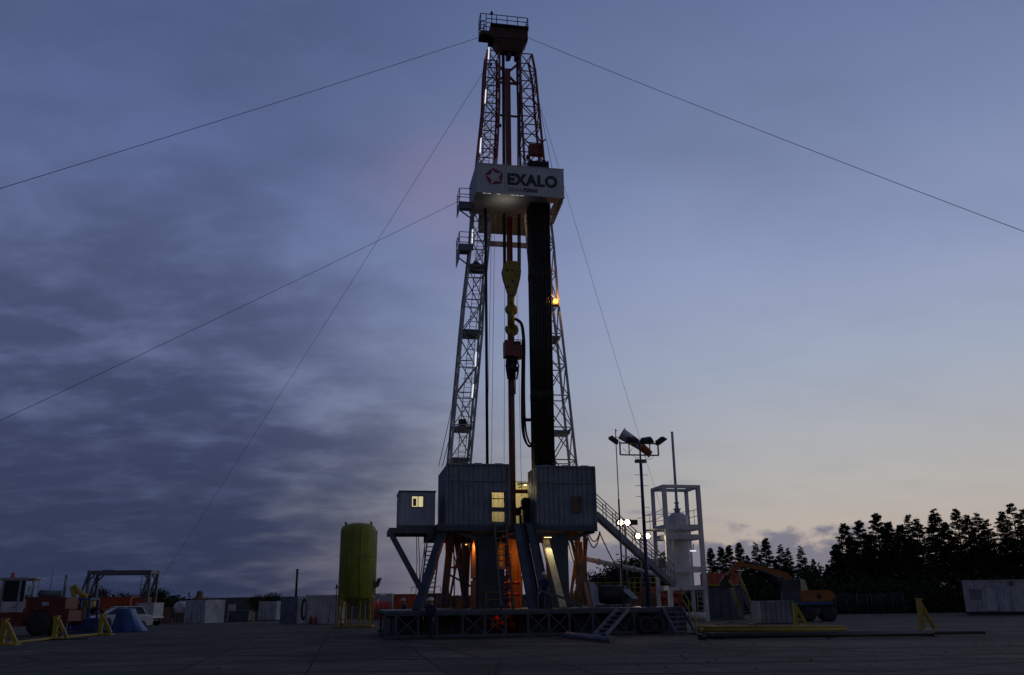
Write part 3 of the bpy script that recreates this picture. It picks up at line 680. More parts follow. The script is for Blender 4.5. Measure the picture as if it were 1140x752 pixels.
# rear wall seen through the gap
zr = P(580, 537, FB - .4).z; ba, bb = rx(538, 560, FB - .4), rx(606, 560, FB - .4)
rw = thing('wind_wall', 'cream rear wind wall lit by lamps and seen through the gap behind the drill pipe', 'wind wall', ((ba + bb) / 2, FB - .4, FLZ), RG)
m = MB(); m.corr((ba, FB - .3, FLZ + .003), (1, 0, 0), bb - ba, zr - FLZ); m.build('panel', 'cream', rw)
m = MB(); m.box((ba, FB - .26, zr - .05), (bb, FB - .12, zr + .06)); m.build('frame', 'steel', rw)
z = P(580, 547, 8.5).z; m = MB(); m.box((rx(573, 547, 8.5), 8.5, z - .12), (rx(592, 547, 8.5), 8.7, z + .1)); m.box((rx(573, 547, 8.5) - .1, 8.45, FLZ + .003), (rx(573, 547, 8.5), 8.75, z + .1)); m.build('crossbeam', 'red', sub)
for px, py, pw in ((585, 541, 75), (556, 543, 75)):
    q = P(px, py, 10.2); m = MB(); m.box((q.x - .5, 10.1, q.z + .05), (q.x + .5, 10.2, q.z + .15)); m.tube((q.x, 10.15, q.z + .15), (q.x, FB - .2, q.z + .12), .02); m.build('lamp_hood', 'steel', rw)
    light('floor_lamp', 'POINT', (q.x, 10.25, q.z - .05), (1, .80, .38), pw, parent=rw, size=.15)
# drawworks / iron roughneck silhouettes on the floor
q = P(585, 575, 6.0)
dw = thing('iron_roughneck', 'dark upright pipe wrench machine on the rig floor in the gap', 'machine', (q.x, 6, FLZ), RG)
m = MB(); a, b = P(583, 555, 6), P(590, 583, 6); m.box((a.x, 6, FLZ + .003), (b.x, 6.5, a.z - .4)); m.lathe([(.22, -.25), (.3, -.1), (.3, .1), (.15, .25)], ((a.x + b.x) / 2, 6.25, a.z - .2), 12); m.build('column', 'black', dw)
m = MB(); a = P(575, 569, 6); m.beam((a.x, 6.2, FLZ + .9), (b.x - .3, 6.2, FLZ + 1.2), .16, .22); m.lathe([(.3, -.2), (.34, 0), (.3, .2)], (a.x, 6.2, FLZ + .9), 14); m.tube((a.x + .25, 6.1, FLZ + .003), (a.x + .25, 6.1, FLZ + .7), .08); m.build('jaw', 'black', dw)

# --- driller's cabin on the cantilever
cf0, cf1 = P(444, 587, 5.2), P(484.5, 547, 5.2)
cz0, cz1 = FLZ - .118, P(464, 546.5, 5.2).z
dg = thing('site_cabin', 'pale cabin with a lit window on the bracket left of the wind wall', 'cabin', ((cf0.x + cf1.x) / 2, 6.3, cz0), RG)
wa, wb = P(458.5, 564.5, 5.2), P(471, 553, 5.2)
m = MB(); zb_, zt_ = cz0 + .15, cz1 - .08
m.corr((cf0.x, 5.2, zb_), (1, 0, 0), wa.x - cf0.x, zt_ - zb_, .2, .02); m.corr((wb.x, 5.2, zb_), (1, 0, 0), cf1.x - wb.x, zt_ - zb_, .2, .02)
m.corr((wa.x, 5.2, zb_), (1, 0, 0), wb.x - wa.x, wa.z - zb_, .2, .02); m.corr((wa.x, 5.2, wb.z), (1, 0, 0), wb.x - wa.x, zt_ - wb.z, .2, .02)
m.corr((cf0.x, 7.6, zb_), (0, -1, 0), 2.4, zt_ - zb_, .2, .02, out=(-1, 0, 0)); m.box((cf0.x, 7.58, zb_), (cf1.x, 7.62, zt_)); m.corr((cf1.x, 5.2, zb_), (0, 1, 0), 2.4, zt_ - zb_, .2, .02, out=(1, 0, 0))
m.build('wall', 'cabin', dg)
m = MB(); m.box((cf0.x - .05, 5.13, cz0 + .002), (cf1.x + .05, 7.67, cz0 + .15)); m.build('base_frame', 'steel', dg)
m = MB(); m.box((cf0.x - .05, 5.13, cz1 - .08), (cf1.x + .05, 7.67, cz1)); m.build('roof', 'steel', dg)
m = MB(); m.box((wa.x, 5.21, wa.z), (wb.x, 5.23, wb.z)); wn = m.build('window', 'winlit', dg)
m = MB(); t = .045
m.box((wa.x - t, 5.15, wa.z - t), (wa.x, 5.24, wb.z + t)); m.box((wb.x, 5.15, wa.z - t), (wb.x + t, 5.24, wb.z + t)); m.box((wa.x, 5.15, wb.z), (wb.x, 5.24, wb.z + t)); m.box((wa.x, 5.15, wa.z - t), (wb.x, 5.24, wa.z)); xm = wa.x * .45 + wb.x * .55; m.box((xm - .02, 5.16, wa.z), (xm + .02, 5.205, wb.z)); m.box((wa.x + .06, 5.185, wa.z + .05), (wa.x + .24, 5.206, wb.z - .12)); m.build('frame', 'steel', wn)

# --- ramp, stairs, walkway
rt0, rt1, rb0, rb1 = P(571, 583, 3.9), P(599, 583, 3.9), P(588, 677, .35), P(619.5, 677, .35)
rp = thing('pipe_ramp', 'dark steel pipe ramp of two long plates leaning from rig floor to platform', 'ramp', ((rb0.x + rb1.x) / 2, .35, DECK), RG)
rn = (rb0 - rt0).cross(V((1, 0, 0))).normalized(); rn = rn if rn.y < 0 else -rn
def strip(u0, u1, th, off=0): 
    q = [rt0.lerp(rt1, u0), rt0.lerp(rt1, u1), rb0.lerp(rb1, u1), rb0.lerp(rb1, u0)]; q = [p + rn * off for p in q]
    return MB().extr(q, rn * th)
for a, b in ((0, .36), (.52, .86)): strip(a, b, -.06).build('slide_plate', 'steel', rp)
for a in (0, .33, .50, .83, .97): strip(a, a + .03, .10, .002).build('edge_rail', 'navy', rp)
strip(.37, .51, -.10, -.07).build('slide_plate', 'black', rp)
s0, s1, e0, e1 = P(550, 583, 3.7), P(563, 583, 3.7), P(558, 677, .9), P(571.5, 677, .9)
ss = thing('steep_stair', 'steep dark open stair climbing to the lit doorway in the wind wall', 'stair', (e0.x, .9, DECK), RG)
for a, b in ((s0, e0), (s1, e1)): MB().beam(a, b, .10, .24).build('stringer', 'tan', ss)
m = MB()
for k in range(14): t = (k + .5) / 14; c0, c1 = s0.lerp(e0, t), s1.lerp(e1, t); m.beam(c0 + V((.06, 0, 0)), c1 - V((.06, 0, 0)), .2, .04)
m.build('tread', 'steel', ss)
s0, e0 = P(483, 592, 8.0), P(465, 676, 6.0); s0.y, e0.y = 8.2, 5.9
sd = thing('side_stair', 'narrow open tread stair climbing behind the raking leg under the cabin', 'stair', (e0.x, e0.y, 0), RG)
e0.z = .05
for q in (V((0, 0, 0)), V((.75, 0, 0))): MB().beam(s0 + q - V((.3, 0, 0)), e0 + q - V((.1, 0, 0)), .07, .22).build('stringer', 'steel', sd)
m = MB()
for k in range(22): c = (s0 - V((.3, 0, 0))).lerp(e0 - V((.1, 0, 0)), (k + .5) / 22); m.beam(c + V((.04, 0, 0)), c + V((.71, 0, 0)), .2, .05)
m.build('tread', 'steel', sd)
m = MB(); a, b = s0 + V((-.3, 0, 1)), e0 + V((-.1, 0, 1)); m.tube(a, b, .025); 
for t in (0, .33, .66, 1): q = a.lerp(b, t); m.tube(q, q - V((0, 0, 1)), .022)
m.build('handrail', 'steel', sd)
# sloping walkway to the right
a, b = P(664, 572, 6.2), P(752, 652, 7.5)
wk = thing('sloping_walkway', 'grey walkway stair sloping down to the right from the rig floor with handrails', 'walkway', (b.x, b.y, b.z - .3), RG)
for dy in (0, .65): MB().beam(a + V((0, dy, 0)), b + V((0, dy, 0)), .10, .32).build('stringer', 'grey', wk)
m = MB()
for k in range(26): c = a.lerp(b, (k + .5) / 26); m.beam(c + V((0, .055, .05)), c + V((0, .595, .05)), .24, .03)
m.build('tread', 'grey', wk)
for dy in (0, .65):
    m = MB(); A, B = a + V((0, dy, .16)), b + V((0, dy, .16))
    for h in (1.0, .55): m.tube(A + V((0, 0, h)), B + V((0, 0, h)), .028, n=6)
    for k in range(9): q = A.lerp(B, k / 8); m.tube(q, q + V((0, 0, 1)), .026, n=6)
    m.build('handrail', 'grey', wk)
a, b = P(650, 622, 7), P(738, 641, 9)
m = MB(); m.tube(a, b, .14, n=14); q = a.lerp(b, .35)
for t in (.18, .62): q = a.lerp(b, t); dd = (b - a).normalized(); m.tube(q - dd * .05, q + dd * .05, .19, n=14)
q = a.lerp(b, .45); m.tube(q, (q.x, q.y, DECK if q.y < PB else 0), .05)
tag(m.build('flow_pipe', 'dirtywhite', None, base=(b.x, b.y, 0), frame=RG), 'pale flow line pipe sloping gently right under the walkway', 'pipe')
for (pa, pb, sag, lb) in (((652, 588), (668, 592), 1.0, 'short black hose looping under the right corner of the rig floor'), ((668, 592), (656, 596), .45, 'tight black hose loop beside the rig floor corner'), ((667, 592), (687, 632), .1, 'black hose running down to the flow pipe')):
    A, B = P(*pa, 5.2), P(*pb, 5.4); m = MB(); m.path([A.lerp(B, t / 10) - V((0, 0, sag * 4 * (t / 10) * (1 - t / 10))) for t in range(11)], .035, 6)
    tag(m.build('hose', 'black', None, base=B, frame=RG), lb, 'hose', 'hoses under the rig floor corner')
# ------------------------------------------------------------------ mast
MLY = 5.6                                                    # plane of the front chords
LO = [(46, 544), (79, 540.5), (120, 539), (181, 532.5), (234, 527.5), (273, 525), (350, 516), (369, 514.5), (515, 501.5)]
LI = [(46, 556), (79, 556), (120, 556), (172, 553.5), (267, 545), (350, 537), (369, 537), (515, 524)]
RO = [(46, 588), (68, 595), (130, 601), (181, 606), (276, 617), (362, 623.5), (370, 626), (515, 641.5)]
RI = [(46, 579), (65, 579), (130, 581), (181, 584), (276, 593), (362, 602), (515, 617.5)]
mast = thing('drilling_mast', 'tall lattice drilling mast with dark red top, grey legs and a lettered sign box', 'mast', (P(571, 515, MLY).x, MLY + .8, FLZ), RG)
ytop, ysplit, ybot = 50, 178, 576
ZTOP = P(570, ytop, MLY).z; ZSPLIT = P(570, ysplit, MLY).z; ZBOT = FLZ + .004
def chord(tab, z):
    lo, hi = 30, 600                                          # row of the photograph at height z on the mast plane
    for _ in range(40):
        mid = (lo + hi) / 2
        if P(570, mid, MLY).z > z: lo = mid
        else: hi = mid
    y = (lo + hi) / 2
    if y > 515: (ya, xa_), (yb, xb_) = tab[-2], tab[-1]; return P(xb_ + (xb_ - xa_) / (yb - ya) * (y - 515), y, MLY).x
    return P(lerp_pts(tab, y), y, MLY).x
def leg(tabs, z0, z1, n, mat, name):
    c = MB(); l = MB(); zs = [z0 + (z1 - z0) * k / n for k in range(n + 1)]
    def corner(z):
        u = (z - ZBOT) / (ZTOP - ZBOT); d = 1.7 - .6 * u
        a, b = sorted((chord(tabs[0], z), chord(tabs[1], z)))
        return [V((a, MLY, z)), V((b, MLY, z)), V((b, MLY + d, z)), V((a, MLY + d, z))]
    L = [corner(z) for z in zs]; w = .13
    for k in range(n):
        for j in range(4): c.beam(L[k][j], L[k + 1][j], w, w, up=(0, 1, 0))
        for j in range(4):
            i = (j + 1) % 4
            l.tube(L[k + 1][j], L[k + 1][i], .038, n=6)
            if j == 0:
                l.tube(L[k][j], L[k + 1][i], .034, n=6); l.tube(L[k][i], L[k + 1][j], .034, n=6)
            elif k % 2: l.tube(L[k][j], L[k + 1][i], .038, n=6)
            else: l.tube(L[k][i], L[k + 1][j], .038, n=6)
    c.add(l); o = c.build(name, mat, mast)
    return o, corner
_, LC = leg((LO, LI), ZBOT, ZSPLIT, 12, 'mast', 'leg'); leg((LO, LI), ZSPLIT, ZTOP - .6, 6, 'mastred', 'leg')
_, RC = leg((RO, RI), ZBOT, ZSPLIT, 12, 'mast', 'leg'); leg((RO, RI), ZSPLIT, ZTOP - .6, 6, 'mastred', 'leg')
zy = lambda y: P(570, y, MLY).z
def cross(y, w, mat, ly): 
    z = zy(y); a, b = LC(z)[1].x, RC(z)[0].x
    m = MB(); m.box((a, ly, z - w / 2), (b, ly + .12, z + w / 2)); m.build('crossbeam', mat, mast)
cross(84, .14, 'mastred', MLY + .9); cross(263, .34, 'mast', MLY + 1.35); cross(120, .10, 'mastred', MLY + 1.0)
m = MB(); a, b = LC(zy(84)), RC(zy(62)); c_, d_ = LC(zy(62)), RC(zy(84))
m.beam(a[1] + V((0, .95, 0)), (b[0].x, MLY + .95, b[0].z), .13); m.beam(c_[1] + V((0, 1.1, 0)), (d_[0].x, MLY + 1.1, d_[0].z), .13); m.build('cross_brace', 'mastred', mast)
# ladder inside the left leg, ledges, lamp tubes
m = MB(); a, b = LC(ZBOT + 3), LC(zy(262)); e = LC(zy(60))
def midleg(z, dx=.0): c = LC(z); return V((c[0].x * .38 + c[1].x * .62 + dx, MLY + 1.1, z))
m.ladder(midleg(ZBOT), midleg(zy(262)), .42, .3); m.ladder(midleg(zy(262)), midleg(zy(60)), .42, .3)
zz = ZBOT + 2.5
while zz < ZTOP - 2:
    c = midleg(zz); m.path([c + V((.38 * math.cos(t), -.38 * math.sin(t) - .05, 0)) for t in [math.pi * k / 8 for k in range(9)]], .014, 4); zz += .9
m.build('ladder', 'mast', mast)
def ledge(C, y, x0, x1, ly0, ly1, mat='grey'):
    z = zy(y); a, b = C(z)[0].x, C(z)[1].x; w = b - a
    m = MB(); m.box((a + w * x0, MLY + ly0, z - .06), (a + w * x1, MLY + ly1, z)); m.box((a + w * x0, MLY + ly0 - .03, z), (a + w * x1, MLY + ly0, z + .14)); return m.build('ledge', mat, mast)
for y in (298, 372, 478, 513): ledge(LC, y, .06, .94, .1, 1.3)
for y in (374, 480): ledge(RC, y, .1, .9, .1, 1.3)
q = P(514.5, 471, MLY + .6); m = MB(); m.box((q.x - .2, q.y - .2, zy(478) + .15), (q.x + .22, q.y + .2, zy(478) + .62)); m.build('equipment_box', 'black', mast)
q = P(530, 297, MLY + .5); m = MB(); m.lathe([(.2, -.2), (.28, -.15), (.28, .15), (.2, .2)], q, 14, 'y'); m.beam(q, q + V((0, 0, .6)), .06); m.build('pulley', 'black', mast)
for (pa, pb) in (((544.5, 53), (543.8, 66)), ((541, 100), (540, 115)), ((535.6, 154), (534.4, 170)), ((526.2, 256), (525.6, 271)), ((530.2, 392), (529.2, 408)), ((527, 428), (525.6, 443))):
    A, B = P(*pa, MLY - .16), P(*pb, MLY - .16); m = MB(); m.tube(A, B, .038, n=8); o = m.build('lamp_tube', 'tube', mast)
    g = MB(); g.box((A.x + .05, MLY - .13, B.z), (A.x + .12, MLY - .09, A.z)); g.build('holder', 'grey', o)
for px, py in ((546.5, 72), (556.8, 140)):
    q = P(px, py, MLY - .1); MB().box(q - V((.08, .05, .1)), q + V((.08, .05, .1))).build('junction_box', 'black', mast)
q = P(601, 166, MLY + .3); m = MB(); m.box(q + V((-.7, 0, -.35)), q + V((.25, .5, .35))); m.beam(q + V((-.75, 0, -.55)), q + V((.4, 0, .75)), .08); m.tube(q + V((-.75, .2, -.7)), q + V((-.75, .2, -.45)), .14); m.build('winch', 'mastred', mast)
# crown block, crown platform and rail
CZ = P(565, 44, MLY).z
a0, a1 = rx(545, 40, MLY), rx(586.5, 40, MLY)
m = MB(); yb0, yb1 = MLY - .35, MLY + .85
z0, z1 = P(565, 46, MLY).z, P(565, 34, MLY).z
m.box((a0, yb0, z0), (a1, yb1, z1)); zt_ = P(565, 57, MLY).z
m.hexa([(a0 + .55, yb0 + .3, zt_), (a1 - .35, yb0 + .3, zt_), (a1 - .35, yb1 - .3, zt_), (a0 + .55, yb1 - .3, zt_)], [(a0 + .25, yb0 + .05, z0 - .002), (a1 - .05, yb0 + .05, z0 - .002), (a1 - .05, yb1 - .05, z0 - .002), (a0 + .25, yb1 - .05, z0 - .002)])
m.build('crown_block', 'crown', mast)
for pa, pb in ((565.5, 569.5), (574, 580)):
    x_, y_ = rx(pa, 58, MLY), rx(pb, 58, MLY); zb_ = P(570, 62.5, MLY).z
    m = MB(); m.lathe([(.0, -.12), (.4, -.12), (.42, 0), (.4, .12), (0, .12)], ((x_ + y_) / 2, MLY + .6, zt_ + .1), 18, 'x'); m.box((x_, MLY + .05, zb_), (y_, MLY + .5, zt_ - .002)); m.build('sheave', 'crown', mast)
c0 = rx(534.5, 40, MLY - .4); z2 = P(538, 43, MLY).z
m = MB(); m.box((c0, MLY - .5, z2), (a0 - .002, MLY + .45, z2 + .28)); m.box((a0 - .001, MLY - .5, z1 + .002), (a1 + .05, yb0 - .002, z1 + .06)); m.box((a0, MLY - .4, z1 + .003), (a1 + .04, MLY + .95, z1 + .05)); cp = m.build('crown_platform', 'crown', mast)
zr_ = P(570, 23.5, MLY).z
m = MB(); zf = z1 + .06; hh = zr_ - zf
m.rail([(a0 - .3, MLY - .45, zf - .3), (a1, MLY - .45, zf - .3), (a1, MLY + .9, zf - .3), (a0 - .3, MLY + .9, zf - .3)], hh + .3, .028, (1, .66, .34), .75)
m.rail([(c0 + .03, MLY - .45, z2 + .28), (a0 - .3, MLY - .45, z2 + .28)], zr_ - z2 - .28, .028, (1, .6, .34), .8); m.rail([(c0 + .03, MLY + .4, z2 + .28), (c0 + .03, MLY - .45, z2 + .28)], zr_ - z2 - .28, .028, (1, .6, .34), 1.2); m.rail([(c0 + .03, MLY + .4, z2 + .28), (a0 - .3, MLY + .4, z2 + .28)], zr_ - z2 - .28, .028, (1, .6, .34), .8)
m.build('railing', 'crown', cp)
q = P(547.5, 22, MLY - .3); m = MB(); m.tube((q.x, q.y, z1), (q.x, q.y, zr_ + .15), .03); m.lathe([(.05, 0), (.09, .02), (.09, .16), (.03, .2)], (q.x, q.y, zr_ + .15), 10); m.beam((q.x - .18, q.y, zr_ + .1), (q.x, q.y, zr_ + .14), .06); m.build('beacon', 'crown', cp)
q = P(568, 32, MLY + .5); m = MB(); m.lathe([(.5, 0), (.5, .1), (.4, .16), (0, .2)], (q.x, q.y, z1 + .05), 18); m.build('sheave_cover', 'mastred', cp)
# racking board with the lettered front
SLY = 2.3
tl, tr, bl, br = P(532.6, 181.4, SLY), P(627.7, 190, SLY), P(528, 213, SLY), P(628, 220, SLY)
sx0, sx1 = (tl.x + bl.x) / 2, (tr.x + br.x) / 2; sz1, sz0 = (tl.z + tr.z) / 2, (bl.z + br.z) / 2
SD = 3.2
m = MB(); m.corr((sx0, SLY, sz0), (1, 0, 0), sx1 - sx0, sz1 - sz0, .16, .012, .02); m.corr((sx0, SLY + SD, sz0), (0, -1, 0), SD - .05, sz1 - sz0, .16, .012, .02, out=(-1, 0, 0)); m.corr((sx1, SLY + .05, sz0), (0, 1, 0), SD - .5, sz1 - sz0, .16, .012, .02, out=(1, 0, 0))
m.box((sx0 - .03, SLY - .03, sz1), (sx1 + .03, SLY + .03, sz1 + .04)); m.box((sx0 - .03, SLY - .03, sz0 - .06), (sx1 + .03, SLY + .03, sz0 - .001))
sg = m.build('sign_panel', 'sign', mast)
def put_text(t, pxa, pxb, pyb, capy, mat, shear=0, offset=0, name='lettering'):
    """letters standing proud of the sign: left and right edge, base line and cap line taken on the sign plane"""
    xa_, xb_ = rx(pxa, pyb, SLY), rx(pxb, pyb, SLY); zb_ = P((pxa + pxb) / 2, pyb, SLY).z; zc_ = P((pxa + pxb) / 2, capy, SLY).z
    mb = text_mb(t, 1.0, 1.0, shear, offset)
    X = [v.x for v in mb.v]; Z = [v.z for v in mb.v]
    for v in mb.v:
        v.x = xa_ + (v.x - min(X)) / (max(X) - min(X)) * (xb_ - xa_); v.z = zb_ + (v.z - min(Z)) / (max(Z) - min(Z)) * (zc_ - zb_); v.y = SLY - .022 + v.y
    return mb.build(name, mat, sg)
put_text('EXALO', 565, 620.5, 208.0, 194.8, 'ink', 0, .045)
put_text('GRUPA', 565, 581, 213.4, 209.2, 'inkgrey', 0, -.004)
put_text('PGNiG', 582.5, 599, 214.5, 210.2, 'ink', .2, .035)
lc = P(550.5, 197, SLY); lm = MB()
ri, ro = .30, .56
for k in range(5):                                            # five curved strokes making an open star
    pts = []
    a0_ = R(90 + 72 * k + 14); n = 8; up, lo_ = [], []
    for j in range(n + 1):
        t = j / n; ang = a0_ - R(67) * t; rad = ro - .02 - (ro - ri) * (math.sin(math.pi * t * .9)) * .62; w = .03 + .075 * math.sin(math.pi * min(1, t * .95 + .03))
        up.append(V((lc.x + (rad + w) * math.cos(ang), SLY - .02, lc.z + (rad + w) * math.sin(ang)))); lo_.append(V((lc.x + (rad - w) * math.cos(ang), SLY - .02, lc.z + (rad - w) * math.sin(ang))))
    for j in range(n): lm.extr([up[j], up[j + 1], lo_[j + 1], lo_[j]], (0, -.012, 0))
lm.build('emblem', 'logored', sg)
# board floor: fingers with an open slot in the middle
m = MB(); zf = sz0 + .02; SB = SLY + SD
sl0, sl1 = rx(589, 226, 3.6), rx(615.5, 226, 3.6); PS0, PS1 = 3.25, 4.45
m.box((sx0 + .03, SLY + .04, zf), (sx1 - .03, PS0, zf + .08)); m.box((sx0 + .03, PS0 + .001, zf), (sl0, SB, zf + .08)); m.box((sl1, PS0 + .001, zf), (sx1 - .03, SB - .6, zf + .08))
bd = m.build('board_floor', 'cabin', mast)
m = MB(); w = (sl1 - sl0) / 9
for k in range(1, 9): xx = sl0 + w * k; m.tube((xx, PS0, zf + .04), (xx, SB - .2, zf + .04), .012, n=5)
m.build('finger', 'steel', bd)
k_ = 10
for k in range(k_):
    xx = sx0 + .4 + (rx(592, 216, SLY) - sx0 - .5) * k / k_
    if k in (0, 3, 6, 7, 8) or k == 1: m = MB(); m.box((xx, SLY + .05, zf - .06), (xx + .2, SLY + .10, zf - .003)); m.build('lamp', 'tube', bd)
light('board_light', 'AREA', ((sx0 + sx1) / 2 - .8, SLY + .9, zf - .6), (1, .87, .62), 2.2, parent=mast, size=1.2, rot=(math.pi, 0, 0))
# rear screen of the board lit from inside, right slanted brace
zA, zB = P(570, 262, MLY + 2.0).z, sz0 + 1.6
ka, kb = rx(533, 250, MLY + 2.0), rx(591, 250, MLY + 2.0)
m = MB(); m.corr((ka, MLY + 2.0, zA), (1, 0, 0), kb - ka, zB - zA, .3, .03, .02); m.build('rear_screen', 'tan', mast)
q = P(588.5, 238, 5.5); m = MB(); m.box((q.x - .06, 5.5, q.z - .35), (q.x + .10, 5.58, q.z + .45)); m.build('lamp', 'warmtube', mast)
light('screen_lamp', 'POINT', q + V((-.15, .5, 0)), (1, .66, .28), 6, parent=mast, size=.1)
light('screen_lamp', 'POINT', P(552, 236, 6.6), (1, .80, .5), 2, parent=mast, size=.1)
m = MB(); m.beam((sx1 - .08, SLY + .3, sz0 - .07), (RC(zy(262))[1].x, MLY, zy(246)), .14); m.beam((sx1 - .08, SB - .6, sz0 - .02), (RC(zy(246))[1].x, MLY + .2, zy(246)), .12); m.extr([(sx1 - .1, SB - .7, zf - .002), (sx1 - .1, SB - .62, zf - .002), (RC(zy(250))[1].x, SB - .62, zy(243)), (RC(zy(250))[1].x, SB - .7, zy(243))], (-.4, 0, 0)); m.build('bracket', 'cabin', mast)
# small balconies on the left
def balcony(pa, pb, yf, yr, yb, ly, dep):
    xa_, xb_ = rx(pa, yf, ly), rx(pb, yf, ly); z = P(pa, yf, ly).z; zr = P(pa, yr, ly).z; zd = P(pa, yb, ly).z
    m = MB(); m.box((xa_, ly, z - .08), (xb_, ly + dep, z)); m.box((xa_, ly - .03, zd), (xa_ + .04, ly + dep, z - .081)); m.box((xa_ + .042, ly - .03, z - .45), (xb_, ly, z - .081)); m.beam((xa_ + .05, ly + .1, zd + .05), (xb_, ly + .1, zd - .6), .07)
    o = m.build('balcony', 'grey', mast)
    MB().rail([(xb_, ly, z), (xa_ + .03, ly, z), (xa_ + .03, ly + dep, z), (xb_, ly + dep, z)], zr - z, .024, (1, .55), .9).build('railing', 'grey', o); return V((xa_, ly, z))
BAL = balcony(511, 528, 224, 209.5, 234, 4.2, 1.2); balcony(511, 527, 271, 258, 288, 5.4, 1.6)
# aviation lamp on the right leg
q = P(618.5, 336, MLY - .25); m = MB(); m.lathe([(0, -.17), (.12, -.13), (.17, 0), (.12, .13), (0, .17)], q, 16); wl_ = m.build('lamp', 'lamp_orange', mast)
MB().box(q + V((-.2, -.05, -.24)), q + V((.2, .3, -.13))).build('holder', 'steel', wl_)
light('mast_lamp', 'POINT', q + V((0, -.25, .1)), (1, .38, .08), 45, parent=mast, size=.12)

# ------------------------------------------------------------------ hoisting gear
def rope(name, label, A, B, r, group, sag=0, mat='rope', n=1, cat='wire rope'):
    A, B = V(A), V(B); m = MB(); n = max(n, 14 if sag else 1)
    m.path([A.lerp(B, t / n) - V((0, 0, sag * 4 * (t / n) * (1 - t / n))) for t in range(n + 1)], r, 6)
    return tag(m.build(name, mat, None, base=B, frame=RG), label, cat, group)
BLY = 5.0
for pa, pb in ((559.4, 561), (561, 562.6), (576.4, 577), (578.6, 579)):
    rope('drilling_line', 'black drilling line hanging from the crown down to the yellow travelling block', P(pa, 60, BLY + .9), P(pb, 299, BLY), .055, 'drilling lines above the travelling block')
gb = MB(); A, B = P(566.8, 77, BLY + .9), P(569, 582, BLY + .9); xm = (A.x + B.x) / 2
gb.box((xm - .13, BLY + .85, FLZ + .004), (xm + .13, BLY + 1.0, A.z)); gb.box((xm - .17, BLY + .8, FLZ + .004), (xm - .131, BLY + 1.05, A.z)); gb.box((xm + .131, BLY + .8, FLZ + .004), (xm + .17, BLY + 1.05, A.z))
tag(gb.build('guide_beam', 'guide', None, base=(xm, BLY + .9, FLZ), frame=RG), 'dark red guide beam running down the middle of the mast to the rig floor', 'guide beam')
tb = P(570.5, 291, BLY); bm = P(570.5, 329, BLY); H = tb.z - bm.z
tv = thing('travelling_block', 'yellow teardrop travelling block with hook hanging in the mast', 'travelling block', (bm.x, BLY, bm.z), RG)
prof = [(-.30, 1), (.28, 1), (.46, .90), (.56, .72), (.50, .50), (.34, .22), (.20, 0), (-.18, 0), (-.33, .22), (-.52, .50), (-.60, .72), (-.50, .90)]
m = MB(); m.extr([(bm.x + x, BLY - .06, bm.z + z * H) for x, z in prof], (0, .10, 0)); m.extr([(bm.x + x, BLY + .36, bm.z + z * H) for x, z in prof], (0, .10, 0)); m.build('side_plate', 'blockyel', tv)
m = MB(); m.extr([(bm.x + x * .96, BLY + .045, bm.z + .02 + z * H * .97) for x, z in prof], (0, .31, 0)); m.build('casing', 'blockyel', tv)
m = MB()
for x, z in ((0, .72), (0, .40), (-.3, .72), (-.28, .24)): m.lathe([(0, -.02), (.07, -.02), (.07, .02)], (bm.x + x, BLY - .08, bm.z + z * H), 10, 'y')
m.build('pin', 'black', tv)
h1, h2 = P(570, 344, BLY), P(570.8, 366, BLY)
m = MB(); m.tube((bm.x, BLY + .2, bm.z - .01), (h1.x, BLY + .2, h1.z + .2), .17, n=14); m.lathe([(.14, -.18), (.34, -.14), (.40, 0), (.34, .14), (.14, .18)], (h1.x, BLY + .2, h1.z), 20, 'y'); m.tube((h1.x, BLY + .2, h1.z), (h2.x, BLY + .2, h2.z), .2, .17, 14)
m.build('shank', 'blockyel', tv)
m = MB(); m.path([(h2.x + .30 * math.cos(t), BLY + .2, h2.z + .30 * math.sin(t)) for t in [R(150 + 300 * k / 14) for k in range(15)]], .15, 10, .09); m.lathe([(.1, -.1), (.28, -.08), (.30, 0), (.28, .08), (.1, .1)], (h2.x, BLY + .2, h2.z), 18, 'y'); m.build('hook', 'blockyel', tv)
t0, t1 = P(561.5, 380, BLY), P(583, 399, BLY); tx = P(570.5, 400, BLY).x
td = thing('top_drive', 'dark red top drive motor hanging under the yellow hook', 'top drive', (tx, BLY, t1.z), RG)
m = MB(); m.box((t0.x, BLY - .3, t1.z + .05), (t0.x + .55, BLY + .5, t0.z)); m.box((t0.x + .551, BLY - .25, t1.z), (t1.x - .1, BLY + .45, t0.z - .25)); m.lathe([(.2, 0), (.24, .05), (.24, .25), (.1, .3)], (t0.x + .8, BLY + .1, t0.z - .25), 14); m.build('motor', 'mastred', td)
m = MB(); m.rail([(t0.x + .5, BLY - .3, t0.z - .3), (t1.x - .15, BLY - .3, t0.z - .3)], .32, .025, (1,), .4); m.build('guard', 'black', td)
m = MB(); m.tube((h2.x, BLY + .2, h2.z - .2), (tx, BLY + .2, t0.z - .1), .15, n=12); m.build('swivel', 'brown', td)
lo4 = P(570.5, 422, BLY); m = MB(); zq = t1.z
m.lathe([(.20, zq), (.36, zq - .05), (.38, zq - .25), (.30, zq - .3), (.30, zq - .5), (.37, zq - .55), (.37, zq - .75), (.22, zq - .85), (.18, lo4.z)], (tx, BLY + .2, 0), 16); m.build('pipe_handler', 'black', td)
for s in (-1, 1): m = MB(); m.path([(tx + s * .22, BLY + .1, zq - .1), (tx + s * .38, BLY + .05, zq - .45), (tx + s * .26, BLY + .1, lo4.z)], .05, 8); m.build('link', 'black', td)
m = MB(); a = P(573.5, 403, BLY); b = P(573.5, 439, BLY); m.path([a, b, b + V((-.12, 0, -.05)), b + V((-.22, 0, .02))], .04, 6); m.build('tilt_arm', 'black', td)
